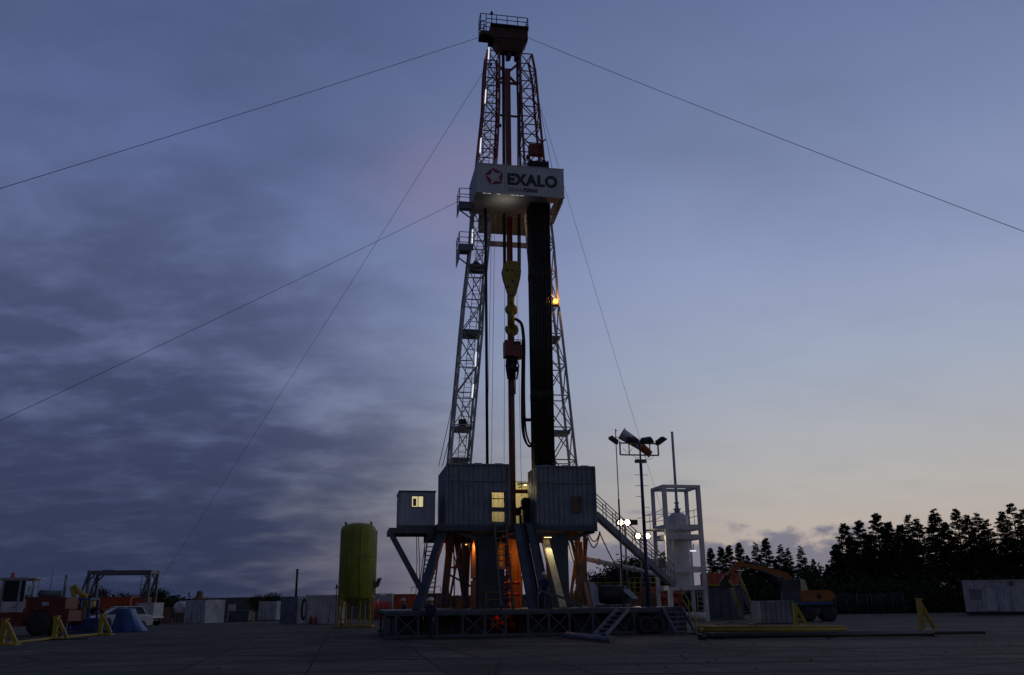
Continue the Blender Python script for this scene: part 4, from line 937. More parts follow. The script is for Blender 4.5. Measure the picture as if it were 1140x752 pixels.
dp = MB(); fx = tx; dp.tube((fx, BLY + .2, FLZ + .004), (fx, BLY + .2, lo4.z - .02), .075, n=14)
for zz in (FLZ + 1.2, FLZ + 10): dp.tube((fx, BLY + .2, zz), (fx, BLY + .2, zz + .5), .10, n=14)
tag(dp.build('drill_pipe', 'brown', None, base=(fx, BLY + .2, FLZ), frame=RG), 'single brown drill pipe running from the top drive down through the rig floor', 'drill pipe')
# hoses beside the top drive
hs = [((573, 355), (580, 360), (582.5, 372), (583.3, 392), (582, 430), (582, 462), (586, 467.5), (594, 467)),
      ((581.5, 398), (580.8, 440), (581.3, 475), (584.5, 491), (589.5, 496.5), (593, 492), (594.5, 478), (595, 440)),
      ((582.8, 398), (582.2, 440), (583, 478), (586, 493), (590, 497.5), (593.5, 492), (595.2, 470), (595.5, 450)),
      ((584, 398), (583.8, 440), (585, 476), (588, 490), (591, 494), (594, 488), (595.6, 470), (596, 455))]
for k, h in enumerate(hs):
    Q = [P(x, y, BLY - .05 + .05 * k) for x, y in h]; pts = []
    for i in range(len(Q) - 1):
        p0, p1, p2, p3 = Q[max(0, i - 1)], Q[i], Q[i + 1], Q[min(len(Q) - 1, i + 2)]
        for t in (0, .25, .5, .75): pts.append(.5 * ((2 * p1) + (p2 - p0) * t + (2 * p0 - 5 * p1 + 4 * p2 - p3) * t * t + (3 * p1 - p0 - 3 * p2 + p3) * t ** 3))
    pts.append(Q[-1]); m = MB(); m.path(pts, .10 if k == 0 else .055, 8)
    tag(m.build('service_hose', 'black', None, base=pts[-1], frame=RG), 'thick black mud hose curving from the swivel past the top drive' if k == 0 else 'thin black service hose hanging in a loop beside the racked drill pipe', 'hose', 'hoses hanging from the top drive')
rope('hanging_cable', 'thick black cable hanging straight in front of the left mast leg', P(540.5, 231, 4.6), P(542.8, 560, 4.6), .085, 'cables hanging inside the mast', mat='black', cat='cable')
for pa, pb, ly in ((547, 542, 5.2), (550.5, 547, 5.2), (562, 561, 6.2), (575, 581, 6.2)):
    rope('hanging_cable', 'hair thin cable hanging between the mast legs from the racking board', P(pa, 262 if pa < 560 else 300, ly), P(pb, 520 if pa < 560 else 560, ly), .012, 'cables hanging inside the mast', cat='cable')
# racked stands of drill pipe
sa, sb = rx(590.5, 300, 3.4), rx(613.8, 300, 3.4); ba_, bb_ = rx(595, 519, 4.6), rx(617.5, 519, 4.6)
zt_ = P(602, 182, 3.6).z
m0 = MB(); Ls = zt_ - FLZ - .01; m0.tube((0, 0, 0), (0, 0, Ls), .064, n=10)
for t in (.0, .333, .666, .985): m0.lathe([(.066, -.25), (.079, -.2), (.079, .2), (.066, .25)], (0, 0, max(.27, min(Ls - .27, Ls * t))), 10)
GP = 'stands of drill pipe racked behind the right wind wall'
proto = tag(m0.build('pipe_stand', 'pipe', None, base=(0, 0, 0), frame=RG), 'long dark stand of drill pipe racked upright in the bundle behind the right wind wall', 'drill pipe', GP)
first = True
random.seed(5)
for r in range(5):
    for k in range(9):
        o = proto if first else proto.copy()
        if not first: COL.objects.link(o)
        first = False
        u = (k + .5) / 9; yb_ = 4.55 + r * .22 + (.04 if k % 2 else 0)
        bot = V((ba_ + (bb_ - ba_) * u + random.uniform(-.012, .012), yb_, FLZ + .006)); top = V((sa + (sb - sa) * u + random.uniform(-.01, .01), 3.35 + r * .20 + random.uniform(0, .02), zt_))
        q = (top - bot).to_track_quat('Z', 'Y').to_matrix().to_4x4()
        o.matrix_world = RG.M @ Matrix.Translation(bot) @ q @ Matrix.Translation((0, 0, random.uniform(0, .12)))
# ------------------------------------------------------------------ guy wires
def guy(label, A, px, py, dist, r, sag=0.0, stop=None):
    Aw = RG.M @ V(A)
    if stop: Bw = gnd(*stop) if len(stop) == 2 else at(*stop)
    else:
        q = CAM_P + ray(px, py).normalized() * dist; dv = q - Aw; Bw = Aw + dv * (Aw.z / -dv.z) if dv.z < 0 else q
    n = 16; m = MB(); m.path([Aw.lerp(Bw, t / n) - V((0, 0, sag * 4 * (t / n) * (1 - t / n))) for t in range(n + 1)], r, 6)
    tag(m.build('guy_wire', 'rope', None, base=Bw), label, 'guy wire', 'guy wires staying the mast')
guy('guy wire running from the crown to the far left edge of the picture', (c0, MLY, z2 + .05), 0, 201, 48, .015, .45)
guy('guy wire running from the crown down to the right over the trees', (a1, MLY, P(588, 42, MLY).z), 1135, 246, 48, .015, .5)
guy('guy wire running from the upper balcony down to the left', BAL, 0, 463, 44, .012, .25)
guy('thin guy wire running from below the crown down behind the gantry frame', P(539.5, 78, MLY), 0, 0, 0, .014, .3, (172, 656, 98))
guy('thin guy wire running down to the right past the windsock', P(600, 113, MLY + 1), 0, 0, 0, .012, .2, (768, 672, 90))
rope('guy_wire', 'thin guy wire ending on top of the right end of the sign box', P(601, 120, MLY + .6), P(615, 189, SLY + 1.5), .016, 'guy wires staying the mast', cat='guy wire')
for pa, pb in (((508, 432), (488.5, 519)), ((507, 462), (492.5, 519))):
    rope('stay_cable', 'short stay cable between left mast leg and top corner of the wind wall', P(*pa, MLY + .2), P(*pb, FLY + 3), .02, 'stay cables at the left mast leg')
# ------------------------------------------------------------------ light mast and windsock on the right of the platform
lp = P(722, 676, .9); lx, ly_ = lp.x, .9
zz = lambda y, py_=.9, px=716: P(px, y, py_).z
lm_ = thing('light_mast', 'tall blue light mast carrying four unlit floodlights on the platform edge', 'light mast', (lx, ly_, DECK), RG)
m = MB(); m.tube((lx, ly_, DECK + .02), (lx, ly_, zz(600)), .12, .10, 12); m.tube((lx, ly_, zz(600)), (lx, ly_, zz(512)), .095, .08, 12); m.box((lx - .3, ly_ - .3, DECK + .001), (lx + .3, ly_ + .3, DECK + .05)); m.build('pole', 'poleblue', lm_)
m = MB()
for k, y in enumerate((529, 541, 553, 565, 577, 590, 602, 618, 634)):
    s = (-1, 1)[k % 2]; z = zz(y); m.tube((lx, ly_, z), (lx + s * .36, ly_, z), .014, n=5)
    if k < 2: m.tube((lx, ly_, z), (lx - s * .36, ly_, z), .014, n=5)
m.build('step_peg', 'steel', lm_)
m = MB(); z = zz(514); m.box((lx - .3, ly_ - .12, z - .08), (lx + .3, ly_ + .12, z + .10)); m.tube((lx, ly_, z + .1), (lx, ly_, zz(493)), .05); m.build('mast_head', 'steel', lm_)
fa, fb = P(688.5, 506.5, .9), P(731, 506.5, .9); off = lx - (P(711, 512, .9).x); fa.x += off; fb.x += off
m = MB(); ztop = zz(494)
m.beam(fa, (fb.x, .9, fa.z), .07); m.beam((fa.x, .9, ztop), (fb.x, .9, ztop), .07)
for t in (0, .235, .78, 1): xx = fa.x + (fb.x - fa.x) * t; m.beam((xx, .9, fa.z), (xx, .9, ztop + .1), .07 if t in (0, 1) else .05)
m.build('lamp_frame', 'steel', lm_)
for px, w, tilt, tw in ((681, .62, 10, 35), (702, .72, 25, 10), (718, .72, 25, -10), (733.5, .62, 5, -35)):
    c = P(px, 490.5, .9); c.x += off; c.z = ztop + .16
    h = MB(); h.hexa([(-w / 2, -.22, -.10), (w / 2, -.22, -.10), (w / 2, .22, -.06), (-w / 2, .22, -.06)], [(-w / 2 + .1, -.14, .14), (w / 2 - .1, -.14, .14), (w / 2 - .1, .16, .16), (-w / 2 + .1, .16, .16)])
    Mx = Matrix.Translation(c) @ Matrix.Rotation(R(tw), 4, 'Y') @ Matrix.Rotation(R(tilt), 4, 'X')
    o = MB().add(h, Mx).build('floodlight', 'black', lm_)
    g = MB(); g.box((-w / 2 + .05, -.19, -.115), (w / 2 - .05, .18, -.105)); MB().add(g, Mx).build('lens', 'glass', o)
    b = MB(); b.beam((c.x, .9, ztop + .02), c - V((0, 0, .08)), .05); b.build('bracket', 'steel', o)
for k, (a, b, s) in enumerate(((692, 702, .22), (702, 712, .2), (714, 726, .25))):
    A, B = P(a, 505, .86), P(b, 505, .86); A.x += off; B.x += off; A.z = B.z = fa.z + (.02 if k else .35); m = MB(); m.path([A.lerp(B, t / 8) - V((0, 0, s * 4 * t / 8 * (1 - t / 8))) for t in range(9)], .012, 5); m.build('wire', 'black', lm_)
# windsock and its pole
wy = 2.4
w0, w1 = P(694.3, 676, wy), P(688.5, 484, wy)
wp = thing('windsock_pole', 'thin dark pole holding the windsock left of the blue light mast', 'pole', (w0.x, wy, DECK), RG)
m = MB(); m.tube((w0.x, wy, DECK + .001), (w0.x, wy, P(692, 556, wy).z), .05, n=8); m.tube((w0.x, wy, P(692, 556, wy).z), (w0.x, wy, P(689, 478, wy).z), .028, n=8); m.build('pole', 'steel', wp)
hc = P(693.5, 483, wy - .1); hc.x = w0.x + .33
sock = thing('windsock', 'red and white striped windsock drooping to the right from its pole', 'windsock', tuple(hc), RG)
d1 = V((1.25, -.35, -.86)).normalized()
m = MB(); a_, b_ = m.frame_of(V((0, 0, 0)), d1)
hoop = [hc + a_ * (.34 * math.cos(t)) + b_ * (.34 * math.sin(t)) for t in [2 * math.pi * k / 24 for k in range(25)]]
m.path(hoop, .022, 6); m.tube((w0.x, wy, hc.z + .2), hc + V((-.25, 0, .15)), .02); m.tube((w0.x, wy, hc.z - .2), hc + V((-.2, 0, -.2)), .02); m.build('hoop', 'steel', sock)
m = MB(); n = 22; Lk = 1.85; mi = []
for j in range(16):
    t = j / 15; c = hc + d1 * (Lk * t) - V((0, 0, .22 * t * t)); r_ = .33 - .14 * t
    for k in range(n):
        an = 2 * math.pi * k / n; q = r_ * (1 + .06 * math.sin(3 * an + 5 * t)); m.v.append(c + a_ * (q * math.cos(an)) + b_ * (q * math.sin(an)))
for j in range(15):
    for k in range(n):
        l = (k + 1) % n; m.face([j * n + k, j * n + l, (j + 1) * n + l, (j + 1) * n + k], True); mi.append(0 if j < 5 or j in (8, 9) else 1)
m.build('sleeve', ['white', 'sockred'], sock, mi=mi)
# lit lamp poles behind the flow pipe
def lamp_pole(Y, pxs, py, basepx, label, extra=None):
    g = at(basepx, 670, Y); o = thing('lamp_pole', label, 'lamp post', (g.x, Y, 0)); top = at(basepx, py + 3, Y).z
    m = MB(); m.tube((g.x, Y, 0), (g.x, Y, top), .08, .06, 10); xs_ = [at(p, py, Y).x for p in pxs]; m.beam((min(xs_) - .1, Y, top - .05), (max(xs_) + .1, Y, top - .05), .07); m.build('pole', 'steel', o)
    for p in pxs:
        c = at(p, py, Y); h = MB(); h.box((c.x - .27, Y, c.z - .24), (c.x + .27, Y + .25, c.z + .24)); f = h.build('floodlight', 'steel', o)
        l = MB(); l.lathe([(0, -.05), (.13, -.04), (.2, 0)], (c.x, Y - .002, c.z), 20, 'y'); l.build('lens', 'lamp_white', f)
        light('flood', 'SPOT', (c.x, Y - .2, c.z), (1, .80, .5), 110, parent=f, size=.15, rot=(R(-55), 0, 0), spot=120)
    if extra:
        c = at(*extra, Y); h = MB(); h.box((c.x - .25, Y, c.z - .16), (c.x + .25, Y + .2, c.z + .2)); h.beam((c.x, Y + .1, c.z - .1), (xs_[-1], Y + .1, top - .05), .05); h.build('floodlight', 'black', o)
lamp_pole(64, (690.8, 698.2), 582, 699.5, 'pair of lit floodlights on a thin pole behind the windsock pole', (706, 582))
lamp_pole(70, (710, 720.8), 597, 716, 'pair of lit floodlights glaring close behind the blue light mast')

# ------------------------------------------------------------------ mud gas separator in its white frame
SF = Fr(gnd(768, 692.5), 12)
S = SF.P
sa, sb = S(746.8, 690, 0).x, S(790.5, 692, 0).x; sd = 2.7; stp = S(762, 540, 0).z
sp = thing('gas_separator', 'white upright gas separator vessel in a tall white steel frame with a vent pipe', 'separator', ((sa + sb) / 2, sd / 2, 0), SF)
t_ = .30
for x_ in (sa, sb - t_):
    for y_, w in ((0, t_), (sd - .25, .25)):
        x__ = x_ if y_ == 0 or x_ == sa else x_ + t_ - w
        MB().box((x__, y_, .0), (x__ + w, y_ + w, stp - .24)).build('post', 'white', sp)
def ring(y, h, front=True, sides=True, back=True):
    z = S(762, y, 0).z
    if front: MB().box((sa + t_ + .002, .02, z - h), (sb - t_ - .002, .2, z)).build('beam', 'white', sp)
    if back: MB().box((sa + .26, sd - .2, z - h), (sb - .26, sd - .05, z)).build('beam', 'white', sp)
    if sides:
        for x_ in (sa + .04, sb - .2): MB().box((x_, t_ + .002, z - h), (x_ + .16, sd - .252, z)).build('beam', 'white', sp)
m = MB(); m.box((sa, 0, stp - .238), (sb, .3, stp)); m.box((sa, sd - .25, stp - .238), (sb, sd, stp)); m.box((sa, .301, stp - .238), (sa + .25, sd - .251, stp)); m.box((sb - .25, .301, stp - .238), (sb, sd - .251, stp)); m.build('beam', 'white', sp)
ring(584, .38); ring(595, .36); ring(631, .44, sides=False); ring(652, .34)
zf_ = S(762, 588, 0).z
m = MB(); m.box((sa - .75, .1, zf_ - .08), (sa - .002, sd - .1, zf_)); m.build('walkway_floor', 'white', sp)
m = MB(); m.rail([(sa + .05, .1, zf_ + .35), (sa - .7, .1, zf_), (sa - .7, sd - .1, zf_), (sb - .1, sd - .1, zf_ + .35), (sb - .1, .1, zf_ + .35)], 1.15, .024, (1, .55), 1.0); m.build('railing', 'white', sp)
vx, vy = S(758.5, 640, 1.3).x, 1.3; vr = (S(770.5, 640, vy).x - S(749, 640, vy).x) / 2; vz0, vz1 = S(758, 655, vy).z, S(757, 578, vy).z
m = MB(); m.lathe([(.0, vz0 - .35), (vr * .6, vz0 - .28), (vr * .95, vz0 - .1), (vr, vz0), (vr, vz1), (vr * .92, vz1 + .22), (vr * .6, vz1 + .42), (.0, vz1 + .5)], (vx, vy, 0), 32); m.build('vessel', 'white', sp)
for zq in (.35, .8): z = vz0 + (vz1 - vz0) * zq; m = MB(); m.lathe([(vr, z), (vr + .04, z + .01), (vr + .04, z + .1), (vr, z + .11)], (vx, vy, 0), 32); m.build('band', 'white', sp)
zt_ = S(751, 481, vy).z
m = MB(); m.lathe([(.22, vz1 + .4), (.22, vz1 + .7), (.3, vz1 + .71), (.3, vz1 + .8), (.16, vz1 + .82), (.12, vz1 + 1.2), (.2, vz1 + 1.21), (.2, vz1 + 1.3), (.11, vz1 + 1.32), (.10, zt_)], (vx, vy, 0), 14); m.build('vent_pipe', 'mast', sp)
m = MB(); z = S(748, 622, 0).z; m.beam((sa - 1.1, .4, z - .1), (sa + .05, .6, z + .2), .18); m.build('inlet_pipe', 'white', sp)
m = MB(); q = S(783, 692, .5); m.ladder((q.x - .1, .5, .05), (q.x - .1, .5, S(783, 656, .5).z), .5, .35, .02); m.build('ladder', 'white', sp)
q = S(771.5, 613.5, .9); m = MB(); m.box((q.x - .22, .85, q.z - .05), (q.x + .25, .95, q.z + .05)); lo_ = m.build('lamp', 'tube', sp); MB().beam((q.x, .9, q.z + .05), (q.x + .1, .9, q.z + .55), .05).build('holder', 'steel', lo_)
m = MB(); m.tube((sa + .4, -1.0, .42), (sb - .8, -.9, .40), .28, n=14); tag(m.build('pipe_spool', 'dirtywhite', None, base=((sa + sb) / 2, -1, 0), frame=SF), 'short white pipe spool lying at the foot of the separator frame', 'pipe')

# ------------------------------------------------------------------ mud tanks and gear between rig and separator
MF = Fr(gnd(720, 690), 10.5); Q = MF.P
def crate(fr, pxa, pxb, yt, yb, ly, dep, mat, name, label, cat, rib=.5, lid=None, group=None, base_z=None):
    """ribbed steel box: panel, corner posts and lid"""
    a, b = fr.P(pxa, yb, ly), fr.P(pxb, yt, ly); z0 = a.z if base_z is None else base_z
    o = thing(name, label, cat, ((a.x + b.x) / 2, ly, z0), fr, group); w = b.x - a.x; h = b.z - z0
    m = MB(); m.corr((a.x + .05, ly + .05, z0 + .06), (1, 0, 0), w - .1, h - .12, rib, .05, .02); m.corr((a.x + .05, ly + dep - .05, z0 + .06), (0, -1, 0), dep - .1, h - .12, rib, .05, .02, out=(-1, 0, 0)); m.corr((b.x - .05, ly + .05, z0 + .06), (0, 1, 0), dep - .1, h - .12, rib, .05, .02, out=(1, 0, 0)); m.corr((b.x - .05, ly + dep - .05, z0 + .06), (-1, 0, 0), w - .1, h - .12, rib, .05, .02, out=(0, 1, 0)); m.build('panel', mat, o)
    m = MB()
    for x_ in (a.x, b.x - .12):
        for y_ in (ly, ly + dep - .12): m.box((x_, y_, z0 + .12), (x_ + .12, y_ + .12, z0 + h - .12))
    for z_ in (z0, z0 + h - .12): m.box((a.x, ly, z_), (b.x, ly + .12, z_ + .119)); m.box((a.x, ly + dep - .12, z_), (b.x, ly + dep, z_ + .119)); m.box((a.x, ly + .121, z_), (a.x + .12, ly + dep - .121, z_ + .119)); m.box((b.x - .12, ly + .121, z_), (b.x, ly + dep - .121, z_ + .119))
    m.build('frame', mat, o)
    if lid: m = MB(); m.box((a.x + .02, ly + .02, z0 + h - .06), (b.x - .02, ly + dep - .02, z0 + h + .012)); m.build('roof', lid, o)
    return o, a, b, z0, h
c1, a, b, z0, h = crate(MF, 653, 745, 661, 682, 12, 2.5, 'grey', 'mud_tank', 'long grey mud tank with yellow railing along its top behind the platform', 'mud tank', .9, 'steel', base_z=0)
m = MB(); m.rail([(a.x, 12.05, z0 + h + .013), (b.x, 12.05, z0 + h + .013)], 1.1, .03, (1, .55, .1), 1.2); m.rail([(a.x, 14.4, z0 + h + .013), (b.x, 14.4, z0 + h + .013)], 1.1, .03, (1, .55), 1.5); m.build('railing', 'yellow', c1)
c2, a, b, z0, h = crate(MF, 703, 731, 660, 684, 4, 2.5, 'brown', 'mud_tank', 'rust coloured mud tank fenced by yellow rails beside the blue light mast', 'mud tank', .5, 'steel', base_z=0)
m = MB(); m.rail([(a.x, 4.05, z0 + h + .013), (b.x, 4.05, z0 + h + .013)], 1.3, .035, (1, .66, .33, .02), .55); m.build('railing', 'yellow', c2)
c3, a, b, z0, h = crate(MF, 722, 757, 653, 672, 8, 2.4, 'redbox', 'shale_shaker', 'orange red shale shaker box left of the white separator frame', 'shale shaker', .6, None)
m = MB(); e = Q(750, 606, 9); f = Q(757, 652, 9); m.box((e.x - .5, 9, h + z0 + .01), (f.x, 10.4, e.z - .8)); m.hexa([(e.x - 1.6, 8.9, z0 + h + .5), (e.x - .6, 8.9, z0 + h + .2), (e.x - .6, 10.2, z0 + h + .2), (e.x - 1.6, 10.2, z0 + h + .5)], [(e.x - 1.6, 8.9, e.z - 1.2), (e.x - .6, 8.9, e.z - .6), (e.x - .6, 10.2, e.z - .6), (e.x - 1.6, 10.2, e.z - 1.2)]); m.box((e.x - .3, 9.2, e.z - .8), (e.x + .1, 9.8, e.z)); m.build('hopper', 'brown', c3)
for x_ in (a.x + .1, b.x - .3):
    for y_ in (8.05, 10.1): MB().box((x_, y_, 0), (x_ + .2, y_ + .2, z0)).build('leg', 'steel', c3)
for k, (pxa, py, r_) in enumerate(((735, 664, .42), (744, 660, .36), (752, 661, .30))):
    c = Q(pxa, py, 6.6); m = MB(); m.lathe([(r_ * .5, -.55), (r_, -.5), (r_, .45), (r_ * .6, .55), (r_ * .3, .8)], c, 18, 'x'); m.box((c.x - .4, 6.5, .0), (c.x - .25, 6.7, c.z - r_ * .5)); m.box((c.x + .25, 6.5, 0), (c.x + .4, 6.7, c.z - r_ * .5)); tag(m.build('pump_motor', 'red', None, base=(c.x, 6.6, 0), frame=MF), ('large red pump motor', 'medium red pump motor', 'smallest red pump motor')[k] + ' in the row left of the separator frame', 'motor', 'red pump motors')
# motor and tarpaulin gear standing on the platform's right half
c = P(684, 664, 4.2); em = thing('diesel_pump', 'dark round bodied pump with pale sloping hood on the platform right of the rig', 'pump', (c.x, 4.2, DECK), RG)
m = MB(); r_ = .52; m.lathe([(r_ * .4, -.85), (r_ * .9, -.8), (r_, -.6), (r_, .6), (r_ * .9, .75), (r_ * .4, .85)], (c.x, 4.6, DECK + .66), 22, 'x'); m.build('body', 'black', em)
m = MB(); m.box((c.x - 1.0, 4.1, DECK + .003), (c.x + 1.1, 5.1, DECK + .12)); m.build('skid', 'steel', em)
m = MB(); p0 = P(691, 656, 4.0); m.extr([(p0.x, 4.0, p0.z), (p0.x + .5, 4.0, p0.z), (p0.x + 1.0, 4.0, DECK + .45), (p0.x + .7, 4.0, DECK + .4)], (0, .9, 0)); m.build('hood', 'cabin', em)
p0 = P(655, 648, 4.4); m = MB(); m.extr([(p0.x, 4.4, p0.z), (p0.x + .35, 4.4, p0.z - .02), (p0.x + .95, 4.4, DECK + .003), (p0.x + .25, 4.4, DECK + .003)], (0, 1.1, 0)); tag(m.build('canvas_cover', 'cabin', None, base=(p0.x, 4.4, DECK), frame=RG), 'pale blue canvas cover slanting beside the right rear leg of the rig', 'cover')
# old tyres hung in front
for k, (px, py) in enumerate(((720, 707), (731, 705))):
    c = P(px, py, -.35); m = MB(); rr = .33
    m.path([(c.x + rr * math.cos(t), -.3, .44 + rr * math.sin(t)) for t in [2 * math.pi * j / 24 for j in range(25)]], .11, 10)
    tag(m.build('tyre', 'black', None, base=(c.x, -.3, 0), frame=RG), ('left', 'right')[k] + ' one of two old tyres leaning between the two steps', 'tyre', 'old tyres by the platform')

for k, (pts, r_, lb) in enumerate((([(782, 706), (790, 699), (812, 694), (850, 697)], .035, 'thin black cable snaking over the yard from the right steps to the skip'),)):
    Q_ = [gnd(*p) for p in pts]; m = MB(); pp = []
    for i in range(len(Q_) - 1):
        p0, p1, p2, p3 = Q_[max(0, i - 1)], Q_[i], Q_[i + 1], Q_[min(len(Q_) - 1, i + 2)]
        for j in range(6): t = j / 6; pp.append(.5 * ((2 * p1) + (p2 - p0) * t + (2 * p0 - 5 * p1 + 4 * p2 - p3) * t * t + (3 * p1 - p0 - 3 * p2 + p3) * t ** 3) + V((.12 * math.sin(i * 3 + j), .1 * math.cos(i * 2 + j), r_)))
    m.path(pp, r_, 7); tag(m.build('ground_cable', 'black', None, base=Q_[0]), lb, 'cable')
# ------------------------------------------------------------------ yellow stair, orange tank, skip, excavator
TF = Fr(gnd(812, 690), 4); Tq = TF.P
ot, a, b, z0, h = crate(TF, 788, 822, 638, 651, 1.5, 2.2, 'redbox', 'tank_container', 'orange container raised behind the white frame with a yellow edge below', 'container', .6, 'redbox')
m = MB(); m.box((a.x - .3, 1.4, z0 - .12), (b.x + .5, 3.8, z0 - .004)); m.build('edge_beam', 'yellow', ot)
dt, a, b, z1_, h = crate(TF, 790, 826, 652.5, 691, 1.6, 2.0, 'steel', 'mud_tank', 'dark steel tank under the orange container right of the separator frame', 'mud tank', .7, None, base_z=0)
A, B = Tq(809, 638, 0), Tq(826, 694, -1.5); B.z = .06
ys = thing('yellow_stair', 'steep stair with yellow handrails right of the orange container', 'stair', (B.x, B.y, 0), TF); wv = V((.95, 0, 0))
A.z = z0 + .0
for q in (V((0, 0, 0)), wv): MB().beam(A + q, B + q, .07, .22).build('stringer', 'grey', ys)
m = MB()
for k in range(12): c = A.lerp(B, (k + .6) / 12); m.beam(c + V((.04, 0, 0)), c + wv - V((.04, 0, 0)), .22, .04)
m.build('tread', 'grey', ys)
for q in (V((-.04, 0, 0)), wv + V((.04, 0, 0))):
    m = MB(); U = V((0, 0, 1)); 
    for hh in (1.0, .55): m.tube(A + q + U * hh, B + q + U * hh, .04)
    for t in (0, .25, .5, .75, 1): c = (A + q).lerp(B + q, t); m.tube(c, c + U, .035)
    m.build('handrail', 'yellow', ys)
KF = Fr(gnd(865, 695), 3); Kq = KF.P
a, b = Kq(848, 695, 0), Kq(882.5, 669, 0)
sk = thing('skip', 'open grey steel skip with ribs in front of the excavator', 'skip', ((a.x + b.x) / 2, .8, 0), KF)
w = b.x - a.x; h = b.z
m = MB(); 
for p0, p1 in (((a.x, 0), (b.x, .06)), ((a.x, 1.94), (b.x, 2.0))): m.box((p0[0], p0[1], .12), (p1[0], p1[1], h))
m.box((a.x, .061, .12), (a.x + .06, 1.939, h)); m.box((b.x - .06, .061, .12), (b.x, 1.939, h)); m.box((a.x, 0, .05), (b.x, 2.0, .119)); m.build('body', 'grey', sk)
m = MB()
for k in range(7): xx = a.x + .04 + (w - .16) * k / 6; m.box((xx, -.07, .12), (xx + .1, -.001, h - .1))
m.build('rib', 'grey', sk)
m = MB(); m.box((a.x - .05, -.09, h - .099), (b.x + .05, -.001, h + .02)); m.box((a.x - .05, 2.001, h - .1), (b.x + .05, 2.08, h + .02)); m.box((a.x + .2, .1, 0), (a.x + .35, 1.9, .049)); m.box((b.x - .35, .1, 0), (b.x - .2, 1.9, .049)); m.build('rim', 'grey', sk)

EF = Fr(gnd(912, 692), -8); E = EF.P
ex = thing('excavator', 'orange wheeled excavator with dark blue cab, arm stretched out to the left', 'excavator', (E(908, 690, .9).x, 1.0, 0), EF)
def wheel(fr, parent, cx, y0, y1, r_, hub='grey', name='wheel'):
    m = MB(); w_ = y1 - y0; m.lathe([(r_ * .55, 0), (r_ * .93, 0), (r_, w_ * .15), (r_, w_ * .85), (r_ * .93, w_), (r_ * .55, w_)], (cx, y0, r_), 28, 'y')
    for k in range(22):
        t = 2 * math.pi * k / 22; c = V((cx + (r_ + .005) * math.cos(t), (y0 + y1) / 2, r_ + (r_ + .005) * math.sin(t))); m.beam(c - V((0, w_ * .42, 0)), c + V((0, w_ * .42, 0)), .06, .05, up=(math.cos(t), 0, math.sin(t)))
    o = m.build(name, 'black', parent)
    h_ = MB(); h_.lathe([(0, w_ * .12), (r_ * .3, w_ * .1), (r_ * .35, w_ * .2), (r_ * .5, w_ * .22), (r_ * .56, w_ * .05), (r_ * .56, w_ * .95), (0, w_ * .9)], (cx, y0, r_), 20, 'y'); h_.build('rim', hub, o); return o
w1, w2 = E(901, 685, 0).x, E(924, 685, 0).x
for x_ in (w1, w2):
    for y0, y1 in ((0, .45), (1.75, 2.2)): wheel(EF, ex, x_, y0, y1, .52, 'steel')
m = MB(); m.box((w1 - .2, .5, .45), (w2 + .2, 1.7, .95)); m.box((w1 + .5, .25, .5), (w2 - .5, .5, .9)); m.lathe([(.6, .95), (.6, 1.12)], ((w1 + w2) / 2, 1.1, 0), 20); m.build('chassis', 'steel', ex)
bx0, bx1 = E(891, 664, .1).x, E(929, 664, .1).x; bz0, bz1 = 1.13, E(910, 657, .1).z
m = MB(); prof = [(bx0, bz0 + .25), (bx1 - .3, bz0 + .25), (bx1 - .05, bz0 + .4), (bx1, bz1 - .35), (bx1 - .12, bz1 - .12), (bx1 - .5, bz1), (bx0, bz1 - .02)]
m.extr([(x, .0, z) for x, z in prof], (0, 2.3, 0)); m.build('body', 'orange', ex)
m = MB(); m.box((bx0 - 1.5, .02, bz0), (bx1 - .12, 2.28, bz0 + .249)); m.build('turntable', 'blue', ex)
m = MB(); q = E(912, 664, 0); m.lathe([(0, -.03), (.16, -.03), (.18, 0)], (q.x, 0, q.z), 16, 'y'); m.build('badge', 'black', ex)
cx0, cx1 = E(870, 650, 0).x, E(890, 650, 0).x; cz1 = E(880, 645, 0).z; cz0 = bz0 + .25
m = MB(); t = .08
for x_ in (cx0, cx1 - t):
    for y_ in (0, 1.05 - t): m.box((x_, y_, cz0 + .75), (x_ + t, y_ + t, cz1 - .09))
m.box((cx0, 0, cz0 + .001), (cx1, 1.05, cz0 + .749)); m.box((cx0 - .04, -.04, cz1 - .089), (cx1 + .04, 1.09, cz1)); xm = cx0 * .45 + cx1 * .55; m.box((xm, 0, cz0 + .75), (xm + .06, .06, cz1 - .09)); cb = m.build('cab', 'navy', ex)
m = MB(); m.box((cx0 + t, .03, cz0 + .75), (cx1 - t, .045, cz1 - .09)); m.box((cx0 + .03, t, cz0 + .75), (cx0 + .045, 1.05 - t, cz1 - .09)); m.box((cx1 - .045, t, cz0 + .75), (cx1 - .03, 1.05 - t, cz1 - .09)); m.build('window', 'glass', cb)
m = MB(); p0 = E(890.5, 645, .05); p1 = E(896, 657, .05); m.hexa([(p0.x, .05, bz1 - .02), (p1.x + .25, .05, bz1 - .02), (p1.x + .25, 1.0, bz1 - .02), (p0.x, 1.0, bz1 - .02)], [(p0.x, .05, p0.z), (p0.x + .32, .05, p0.z), (p0.x + .32, 1.0, p0.z), (p0.x, 1.0, p0.z)]); m.build('rear_panel', 'cream', ex)
by = 1.35
bp = [E(883, 650, by), E(874, 641, by), E(856, 635.5, by), E(838, 631, by), E(824, 629, by)]
